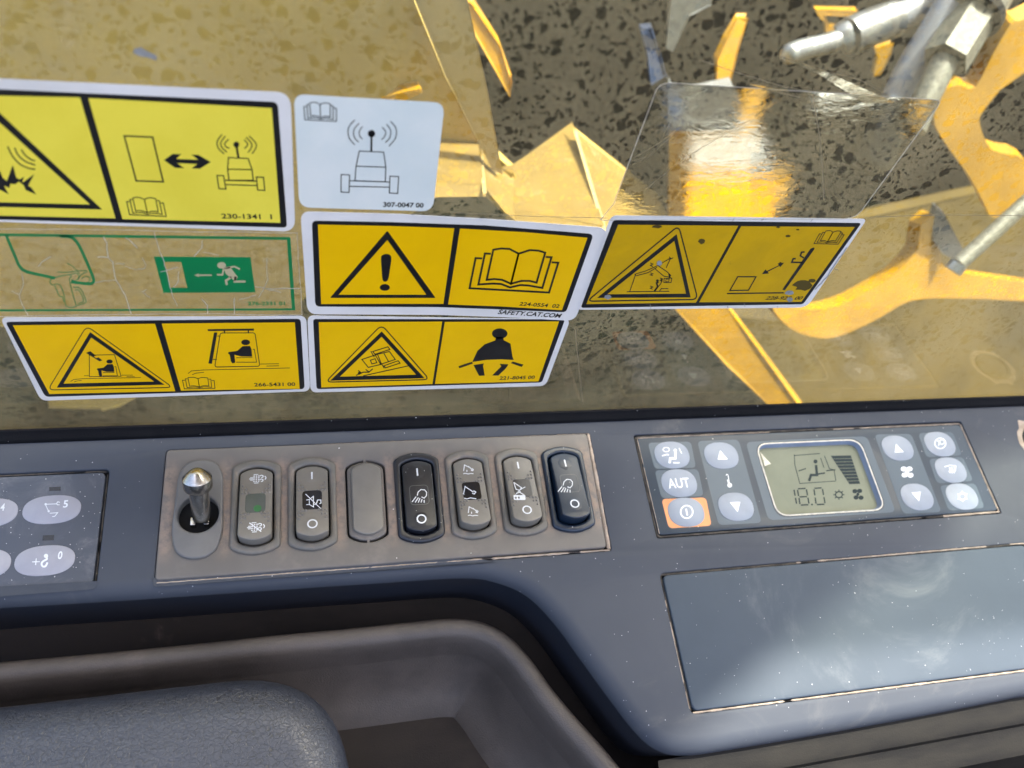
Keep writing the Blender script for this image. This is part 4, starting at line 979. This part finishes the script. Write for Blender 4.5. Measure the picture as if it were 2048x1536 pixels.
def seated(tl, s): 
    P = [(1552, 808), (1600, 806), (1610, 830), (1614, 874), (1545, 874), (1500, 862), (1506, 912), (1488, 918), (1478, 905), (1470, 862), (1460, 855), (1462, 845), (1518, 838)]
    f = lambda q: [(tl[0] + (x - 1458) * s, tl[1] + (y - 765) * s) for x, y in q]
    return [fill([Z3(f(P))]), fill([Z3(f(circ(1572, 783, 28, 18)))]), st(Z3, f([(1618, 828), (1628, 828), (1642, 910), (1512, 910)]), 1.3), st(Z3, f([(1512, 882), (1615, 880)]), 1.2)]
prt(t, 'seated_figure', seated((619, 893), .72), h); prt(t, 'falling_bar', [fill([Z3([(550, 850), (577, 840), (655, 898), (636, 904)])])], h)
prt(t, 'bar_gap', [fill([Z3([(600, 872), (617, 868), (630, 880), (615, 884)])])], h + .05, M['yel'])
prt(t, 'seated_figure', seated((1458, 765), 1), h)
prt(t, 'cab_box', [stroke(rpoly(Z3([(1410, 723), (1632, 722), (1663, 936), (1374, 941)]), 5), 1.6, True)], h)
prt(t, 'guard_bars', [fill([Z3([(1328, 699), (1625, 695), (1625, 708), (1332, 711)])]), fill([Z3([(1370, 720), (1391, 720), (1356, 920), (1334, 918)])]), st(Z3, [(1437, 708), (1437, 723)], 2.5), st(Z3, [(1590, 706), (1590, 722)], 2.5), st(Z3, [(1390, 743), (1412, 743)], 1.6), st(Z3, [(1362, 892), (1388, 892)], 1.6)], h)
prt(t, 'ground_lines', [st(Z3, p, 1.2) for p in ([(1203, 983), (1225, 966), (1300, 960), (1855, 947)], [(1230, 990), (1255, 980), (1305, 975)], [(1665, 922), (1785, 920)], [(1705, 935), (1785, 933)])], h)
prt(t, 'open_book', [book2d(Z3([(1163, 1004), (1368, 1008), (1376, 1077), (1180, 1081)]), 1.4)], h)
mk('number_lettering', textgeo('266-5431 00', Z3([(1628, 1065)])[0], Z3([(1890, 1061)])[0], 7, GLS, h, .02), M['black'], t)
# --- 221
t, h = decal('yellow decal with a seat belt figure and tipping vehicle triangle, under the exclamation mark decal', Z4, [(78, 728), (1736, 752), (1580, 1172), (98, 1213)], 13,
  [(114, 750), (1702, 752), (1556, 1150), (136, 1192)], 6, [[(150, 770), (928, 766), (866, 1160), (166, 1181)], [(944, 768), (1664, 765), (1534, 1143), (882, 1159)]], M['yel'])
triangle(t, Z4, [(546, 786), (848, 1132), (192, 1148)], 13, 2.2, [(546, 845), (790, 1112), (252, 1126)], 7.5, h)
tk = [([(422, 1005), (520, 972), (545, 1035), (462, 1055)], 1), ([(475, 1010), (505, 1000), (515, 1025), (485, 1033)], 1), ([(505, 975), (595, 955), (632, 1005), (540, 1035)], 1), ([(560, 965), (590, 1020)], 0), ([(490, 955), (585, 925), (598, 942), (505, 972)], 1), ([(560, 1045), (650, 1013), (662, 1028), (570, 1058)], 1), ([(478, 953), (500, 990)], 0), ([(545, 1030), (562, 1060)], 0), ([(430, 1108), (715, 1045)], 0)]
prt(t, 'tipping_vehicle', [st(Z4, p, 1.9, c) for p, c in tk], h)
prt(t, 'fallen_figure', [st(Z4, [(385, 1105), (430, 1085), (465, 1085), (490, 1064)], 2.2), st(Z4, [(398, 1074), (420, 1092)], 2), st(Z4, [(445, 1068), (470, 1086)], 2), fill([Z4(circ(405, 1092, 9))])], h)
prt(t, 'seat_belt_figure', [fill([Z4(circ(1290, 842, 49, 33))]), fill([Z4([(1268, 862), (1312, 864), (1315, 884), (1358, 905), (1370, 985), (1378, 1008), (1300, 1004), (1200, 1008), (1117, 1021), (1150, 950), (1195, 910), (1262, 885)])]),
   fill([Z4([(1030, 1048), (1075, 1032), (1115, 1020), (1122, 1030), (1078, 1046), (1036, 1060)])]), fill([Z4([(1372, 1018), (1440, 1037), (1428, 1052), (1360, 1028)])]),
   fill([Z4([(1125, 1040), (1190, 1030), (1185, 1045), (1195, 1106), (1160, 1108), (1140, 1070)])]), fill([Z4([(1290, 1032), (1345, 1036), (1330, 1060), (1282, 1106), (1243, 1106), (1300, 1048)])])], h)
mk('number_lettering', textgeo('221-8045 00', Z4([(1287, 1133)])[0], Z4([(1508, 1127)])[0], 6.6, GLS, h, .02), M['black'], t)
# --- 228
t, h = decal('dirty slanted yellow decal with an overhead power line and excavator, rightmost of the decals', Z5, [(272, 68), (1962, 92), (1566, 678), (48, 692)], [14, 10, 18, 8],
  [(286, 99), (1926, 119), (1540, 656), (70, 680)], 6, [[(318, 130), (1112, 137), (832, 645), (108, 655)], [(1131, 140), (1882, 145), (1528, 640), (853, 643)]], M['yeldark'])
triangle(t, Z5, [(718, 136), (845, 624), (112, 636)], 13, 2.6, [(697, 215), (782, 598), (212, 602)], 7.5, h)
ex = [[(375, 573), (655, 570)], [(395, 570), (435, 455)], [(425, 458), (500, 436), (580, 400), (665, 350)], [(435, 468), (515, 447), (575, 412)], [(665, 350), (635, 415)], [(560, 420), (620, 470), (665, 478)], [(580, 400), (640, 440), (668, 468)], [(655, 342), (668, 356), (682, 348)], [(555, 570), (600, 520), (612, 485)], [(600, 552), (650, 552)], [(590, 570), (605, 552)]]
zz = [[(530, 383), (547, 390), (531, 400), (548, 407)], [(530, 448), (548, 455), (530, 462), (548, 467)], [(594, 482), (610, 488), (596, 498), (612, 503)], [(530, 535), (547, 542), (531, 550), (546, 556)]]
prt(t, 'excavator_and_line', [st(Z5, p, 1.7) for p in ex + zz] + [st(Z5, [(622, 485), (673, 483), (668, 512), (620, 512)], 1.6, True), st(Z5, [(635, 490), (655, 490), (652, 506), (632, 506)], 1.3, True), st(Z5, [(558, 568), (580, 540), (572, 515), (585, 508)], 3.4), fill([Z5(circ(578, 500, 9))]), st(Z5, [(655, 455), (660, 480)], 3)], h)
prt(t, 'machine_square', [st(Z5, [(1108, 474), (1229, 474), (1179, 563), (1056, 565)], 2.4, True)], h)
prt(t, 'power_pole', [st(Z5, [(1037, 585), (1412, 580)], 2.6), fill([Z5([(1612, 280), (1616, 290), (1420, 563), (1402, 560), (1590, 288)])]), st(Z5, [(1545, 350), (1522, 335), (1530, 312), (1550, 310)], 3.2), st(Z5, [(1535, 380), (1465, 378), (1475, 355), (1492, 354)], 3.2)], h)
prt(t, 'double_arrow', [fill([Z5([(1268, 457), (1292, 425), (1300, 436), (1380, 398), (1372, 386), (1415, 381), (1388, 412), (1384, 402), (1306, 442), (1315, 452)])])], h)
prt(t, 'open_book', [book2d(Z5([(1662, 166), (1826, 172), (1772, 259), (1612, 255)]), 1.5)], h)
mk('number_lettering', textgeo('228-925  00', Z5([(1288, 625)])[0], Z5([(1525, 625)])[0], 6, GLS, h, .02, .3), M['black'], t)
def blob(c, r, sq=.6, seed=0, n=14): return [(c[0] + r * (1 + .45 * noise.noise(Vector((k * .9, seed, 1)))) * math.cos(k * 6.283 / n), c[1] + r * sq * (1 + .45 * noise.noise(Vector((k * .9, seed, 5)))) * math.sin(k * 6.283 / n)) for k in range(n)]
prt(t, 'dirt_spots', [fill([Z5(blob(c, r, s, i))]) for i, (c, r, s) in enumerate([((1440, 205), 16, .5), ((1505, 163), 12, .4), ((1375, 147), 14, .4), ((575, 143), 34, .3), ((870, 240), 22, .8), ((1540, 530), 62, .55), ((1600, 500), 25, .5), ((1390, 382), 8, .6)])], h + .05, M['tan'])
prt(t, 'torn_edge', [st(Z5, crackstroke([(1620, 560), (1700, 470), (1780, 350), (1830, 280)]), 2), fill([Z5(blob((1450, 580), 30, .5, 9))]), fill([Z5(blob((1452, 625), 20, .8, 4))]), fill([Z5(blob((590, 385), 18, 1, 3))]), fill([Z5(blob((250, 608), 24, .6, 7))])], h + .06, M['mark'])
prt(t, 'edge_nicks', [st(Z5, p, 1) for p in ([(1072, 108), (1085, 88)], [(1265, 103), (1280, 90)], [(1590, 110), (1605, 92)], [(1740, 420), (1770, 428)], [(530, 655), (533, 690)], [(1040, 660), (1045, 690)], [(1150, 650), (1156, 672)], [(1370, 668), (1372, 688)])], h + .06, M['mark'])
# --- 224 (overlaps its neighbours)
t, h = decal('large yellow decal with exclamation mark triangle and open book, in the centre', Z4, [(34, 74), (650, 90), (1250, 123), (1976, 178), (1764, 762), (1300, 738), (900, 724), (78, 720)], [20, 0, 0, 22, 18, 0, 0, 20],
  [(106, 130), (600, 139), (1200, 160), (1884, 214), (1708, 708), (1250, 688), (900, 675), (128, 672)], [10, 0, 0, 12, 8, 0, 0, 10],
  [[(145, 155), (600, 164), (1003, 178), (935, 655), (600, 654), (165, 656)], [(1040, 180), (1450, 203), (1843, 238), (1682, 694), (1300, 671), (965, 658)]], M['yel'], h=.75)
prt(t, 'warning_triangle', [fill([rpoly(Z4([(582, 193), (886, 617), (220, 617)]), 3), Z4([(582, 252), (828, 597), (275, 597)])])], h)
prt(t, 'exclamation_mark', [fill([Z4(spline([(542, 365), (552, 347), (578, 340), (600, 348), (607, 370), (598, 440), (587, 500), (568, 515), (552, 502), (546, 440)], 4, True))]), fill([Z4(circ(566, 551, 32, 21))])], h)
prt(t, 'open_book', [book2d(Z4([(1153, 292), (1682, 322), (1601, 583), (1100, 556)]), 3.9)], h)
mk('number_lettering', textgeo('224-0554  02', Z4([(1412, 664)])[0], Z4([(1662, 680)])[0], 7, GLS, h, .02), M['black'], t)
mk('web_lettering', textgeo('SAFETY.CAT.COM', Z4([(1275, 717)])[0], Z4([(1668, 742)])[0], 8.4, GLS, h, .025, .15), M['black'], t)

# ---- loose clear film and scratches on the pane
t = thing('clear_film', 'wrinkled clear protective film peeling off the window above the rightmost decal', 'film', pt(1560, 300, GLS))
fo = rpoly([(1318, 165), (1885, 200), (1712, 438), (1200, 440), (1228, 408)], [22, 16, 28, 4, 6], 6)
mk('film_sheet', solid([toUV(fo, GLS, .12)], GLS, .12, .1, 0), M['film'], t)
mk('film_edge', flat(stroke([(a + random.uniform(-1, 1), b_ + random.uniform(-1, 1)) for a, b_ in fo], 1.3, True), GLS, .2), M['paleline'], t)
scr = [[(1345, 270), (1300, 310), (1262, 322)], [(1350, 262), (1320, 285), (1268, 316)], [(1340, 245), (1310, 300), (1265, 330)], [(1290, 380), (1380, 310), (1500, 240)], [(1625, 190), (1640, 280), (1648, 400)], [(1400, 120), (1490, 150), (1600, 180), (1700, 185)], [(1560, 108), (1640, 140), (1720, 160), (1795, 205)], [(1630, 200), (1700, 208)], [(1500, 170), (1600, 195)], [(1150, 655), (1156, 720), (1165, 805)], [(900, 425), (1050, 432), (1215, 436)], [(1740, 434), (1900, 430), (2060, 432)]]
mk('scratches', flat(join(*[stroke(spline(p, 5), random.uniform(.7, 1.5)) for p in scr]), GLS, .24), M['scratch'], t, kind='stuff')
for q in ([(1556, 112), (1600, 122), (1690, 160), (1790, 205), (1730, 208), (1640, 150)], [(1460, 150), (1500, 168), (1580, 180), (1540, 186)]):
    mk('film_fold', flat(fill([q]), GLS, .3), M['film2'], t)
def smear(label, px, m):
    mk('window_smear', flat(fill([px]), GLS, .1), m, label=label, cat='smear')
smear('small grey smear high on the window above the pale yellow decal', [(268, 98), (282, 94), (290, 100), (303, 106), (314, 112), (313, 122), (300, 116), (280, 112), (266, 106)], M['mark'])
smear('pale streak running down the glass at the top left', spline([(98, -5), (140, -5), (146, 30), (156, 60), (148, 88), (134, 98), (122, 85), (118, 50), (102, 30)], 3, True), M['film2'])

# ------------------------------------------------------------------ outside the window
def poly(name, pts, m, parent=None, th=(0, .012, 0), **k):
    P = [ob(*p) for p in pts]; c = sum(P, Vector()) / len(P); nn = Vector()
    for i in range(len(P)): nn += (P[i] - c).cross(P[(i + 1) % len(P)] - c)
    nn.normalize(); Q = []                      # one flat sheet through the traced outline
    for p in pts:
        r = ray(p[0], p[1]); Q.append(CAM + r * ((c - CAM).dot(nn) / r.dot(nn)))
    o = mk(name, prism(Q, th), m, parent, **k)
    bv = o.modifiers.new('edge', 'BEVEL'); bv.width = .0025; bv.segments = 3; bv.limit_method = 'ANGLE'
    return o
a = thing('boom_side_plate', 'broad dusty yellow machine plate filling the upper left behind the glass', 'plate', ob(300, 300, .3))
poly('plate', [(-900, -900, .3), (820, -900, .3), (828, 0, .3), (890, 150, .3), (985, 335, .3), (870, 388, .3), (600, 600, .3), (240, 810, .3), (110, 840, .3), (60, 650, .3), (-900, 640, .3)], M['paint'], a)
poly('plate_rib', [(820, -300, .3), (905, -300, .3), (935, 0, .285), (975, 180, .27), (1002, 345, .255), (985, 335, .26), (890, 150, .275), (830, 0, .29)], M['paintd'], a)
poly('shelf_lip', [(760, 205, .28), (830, 165, .3), (850, 200, .27), (780, 215, .27)], M['paintb'], a)
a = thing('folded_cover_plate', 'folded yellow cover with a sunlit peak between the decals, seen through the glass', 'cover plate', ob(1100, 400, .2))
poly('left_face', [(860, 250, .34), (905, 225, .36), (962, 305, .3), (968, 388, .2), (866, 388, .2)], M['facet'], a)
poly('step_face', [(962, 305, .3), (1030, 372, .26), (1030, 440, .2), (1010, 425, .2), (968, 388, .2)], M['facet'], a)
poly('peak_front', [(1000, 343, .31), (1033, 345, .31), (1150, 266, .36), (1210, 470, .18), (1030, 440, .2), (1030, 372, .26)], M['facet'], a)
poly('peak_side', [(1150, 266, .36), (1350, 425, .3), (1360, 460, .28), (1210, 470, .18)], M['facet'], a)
poly('backing_sheet', [(900, 225, .38), (1030, 345, .38), (1150, 268, .38), (1355, 430, .38), (1355, 475, .38), (1030, 475, .38), (1010, 425, .38), (968, 388, .38), (866, 388, .38), (860, 250, .38)], M['paint'], a)
poly('fold_edge', [(1148, 264, .35), (1154, 264, .35), (1214, 462, .178), (1206, 462, .178)], M['paintd'], a, th=(0, .002, 0))
poly('fold_edge', [(958, 304, .295), (965, 303, .295), (973, 386, .197), (966, 388, .197)], M['paintd'], a, th=(0, .002, 0))
a = thing('hydraulic_bay', 'dark hydraulic bay behind the glass at upper right', 'bay', ob(1500, 200, .7))
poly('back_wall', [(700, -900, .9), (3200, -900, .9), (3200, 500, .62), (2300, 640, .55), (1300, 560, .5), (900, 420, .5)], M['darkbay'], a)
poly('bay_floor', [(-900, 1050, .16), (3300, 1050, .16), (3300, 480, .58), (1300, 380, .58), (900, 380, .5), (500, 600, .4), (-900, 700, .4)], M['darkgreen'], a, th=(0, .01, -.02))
a = poly('tan_guard_plate', [(1480, 640, .42), (1700, 440, .5), (2200, 330, .55), (2500, 900, .3), (1620, 850, .26)], M['tan'], label='tan dusty guard plate low on the right behind the glass', cat='guard plate')
a = poly('yellow_sliver_bracket', [(930, 5, .42), (945, 10, .42), (1000, 90, .4), (1022, 165, .38), (1018, 182, .38), (985, 130, .39), (942, 55, .41)], M['paintb'], label='thin yellow bracket leaning beside the dusty rib, top centre', cat='bracket')
def bit(label, pts, m, cat='bracket', name='small_piece', th=.008): return poly(name, pts, m, th=(0, th, 0), label=label, cat=cat)
bit('narrow orange bracket standing left of the silver hose fitting', [(1478, 38, .5), (1494, 38, .5), (1478, 90, .48), (1466, 140, .46), (1450, 190, .45), (1436, 188, .45), (1434, 120, .46), (1452, 80, .48)], M['paintb'])
bit('orange bar end at the top behind the silver hose fitting', [(1632, 20, .55), (1715, 22, .55), (1718, 32, .55), (1650, 30, .55), (1652, 72, .54), (1700, 60, .54), (1660, 50, .54), (1640, 35, .55)], M['paintb'])
bit('orange hook shape right of the silver hose fitting', [(1752, 98, .5), (1785, 88, .5), (1782, 105, .5), (1760, 148, .48), (1750, 150, .48), (1758, 115, .5)], M['paintb'])
bit('big bright yellow block behind the wrinkled film', [(1340, 270, .37), (1500, 262, .37), (1500, 460, .27), (1335, 460, .27)], M['amber'], 'block', 'yellow_block', .004)
bit('silvery plate above the bright yellow block', [(1350, 190, .42), (1470, 185, .42), (1500, 255, .37), (1350, 268, .37)], M['pale'], 'plate', 'silver_plate', .02)
bit('orange strip beside the bright yellow block', [(1495, 240, .4), (1530, 250, .4), (1515, 300, .38), (1500, 300, .38)], M['paintb'], 'strip')
bit('blue grey piece standing in for a reflection, top centre of the dark bay', [(1285, 60, .5), (1302, 58, .5), (1320, 110, .48), (1330, 150, .46), (1305, 165, .46), (1295, 110, .48)], M['blue'])  # a reflection built as a thin blue piece
bit('silvery sliver at the top left of the bay', [(1345, -30, .5), (1440, -60, .5), (1420, 10, .5), (1380, 30, .49), (1345, 100, .48), (1335, 95, .48)], M['steel'])
bit('small yellow corner plate standing above the yellow arc', [(1865, 440, .34), (1872, 415, .35), (1890, 430, .34), (1925, 500, .3), (1915, 522, .3), (1885, 505, .31), (1866, 480, .32)], M['pale'], 'plate')
# fitting, hoses
def path(*p): return [Vector(q) for q in spline([tuple(ob(*v)) for v in p], 6)]
a = thing('hose_fitting', 'bright silver bent hose fitting at upper right behind the glass', 'fitting', ob(1700, 60, .45))
mk('bent_nozzle', tube(path((1570, 112, .4), (1600, 100, .41), (1650, 88, .42), (1690, 76, .43)), [.004, .0085, .0102] + [.0105] * 16), M['steel'], a, 50)
mk('crimp_ring', tube(path((1682, 80, .43), (1690, 75, .43), (1698, 72, .43)), .0165), M['steel'], a, 40)
mk('sleeve', tube(path((1696, 74, .43), (1740, 55, .44), (1788, 38, .45)), .019), M['steel'], a, 50)
mk('hose', tube(path((1786, 38, .45), (1840, 15, .46), (1900, -20, .47), (2000, -90, .5)), .0145), M['hose'], a, 60)
a = thing('grey_hose', 'thick grey hose running down behind the film right of centre', 'hose', ob(1820, 150, .4))
mk('hose_run', tube(path((2010, -200, .5), (1935, -50, .45), (1880, 50, .42), (1830, 130, .4), (1795, 200, .38), (1765, 270, .36), (1740, 340, .34)), .0175), M['hose'], a, 60)
mk('pale_sleeve', tube(path((1798, 200, .375), (1772, 265, .355), (1745, 340, .335)), [.0185] * 12 + [.012]), M['steel'], a, 60)
a = thing('hex_coupling', 'olive oily hexagonal coupling beside the grey hose, top right', 'coupling', ob(1930, 90, .4))
d = (ob(1885, 130, .36) - ob(1955, 20, .42)).normalized()
mk('hex_nut', tube([ob(1948, 30, .41), ob(1890, 122, .37)], .023, 6), M['olive'], a)
mk('collar', tube([ob(1990, -45, .44), ob(1945, 32, .41)], .026, 20), M['olive'], a, 40)
mk('black_ring', tube([ob(1955, 22, .413), ob(1946, 34, .408)], .028, 24), M['rubber'], a, 40)
mk('lower_pipe', tube([ob(1890, 122, .37), ob(1850, 200, .34), ob(1825, 260, .32)], .013, 16), M['olive'], a, 40)
bk_ = [(2200, -40, .42), (2040, 42, .4), (2022, 48, .4), (1985, 110, .38), (1950, 175, .37), (1915, 170, .37), (1885, 185, .37), (1872, 215, .36), (1870, 250, .36), (1900, 300, .34), (1940, 355, .33), (1965, 400, .32), (1990, 436, .31), (2060, 395, .32), (2050, 320, .34), (1985, 300, .35), (1960, 250, .36), (1965, 225, .37), (2000, 180, .38), (2050, 90, .4), (2200, 40, .41)]
bk_ = bk_[:2] + spline(bk_[1:-2], 3) + bk_[-1:]
poly('curved_bracket', bk_, M['paintb'], th=(0, .02, 0), label='curved bright yellow bracket with a rounded boss at the right edge', cat='bracket')
arc = [(1842, 450, .33), (1872, 430, .34), (1880, 480, .32), (1890, 535, .3), (1960, 552, .3), (2100, 572, .3), (2250, 590, .3), (2250, 630, .28), (2050, 602, .28), (1900, 596, .28), (1820, 602, .28), (1760, 635, .27), (1690, 668, .26), (1640, 676, .26), (1580, 656, .26), (1545, 610, .27), (1620, 620, .27), (1680, 610, .28), (1750, 575, .29), (1800, 540, .3), (1835, 500, .31)]
arc = spline(arc[:5], 3) + arc[5:7] + spline(arc[8:], 3)
poly('yellow_arc_guard', arc, M['paintb'], th=(0, .02, -.01), label='bright yellow curved guard sweeping below the rightmost decal', cat='guard')
poly('side_sheet', [(1400, 600, .4), (1560, 610, .4), (1640, 700, .38), (1660, 840, .34), (1590, 840, .34)], M['paintd'], th=(0, .01, 0), label='dull yellow sheet between the slanting strut and the curved guard', cat='sheet')
poly('diagonal_strut', [(1340, 600, .27), (1440, 602, .27), (1515, 695, .22), (1612, 830, .17), (1570, 835, .17), (1450, 725, .22)], M['paintb'], th=(0, .015, 0), label='slanting yellow strut running down to the window seal', cat='strut')
a = thing('grey_rod', 'pale grey rod crossing the lower right corner of the view outside', 'rod', ob(1980, 470, .2))
mk('rod', tube([ob(2300, 180, .3), ob(1915, 530, .18)], .0075, 16), M['olive'], a, 50)
mk('rod_tip', tube([ob(1918, 527, .181), ob(1905, 542, .178)], .0085, 16), M['steel'], a, 50)
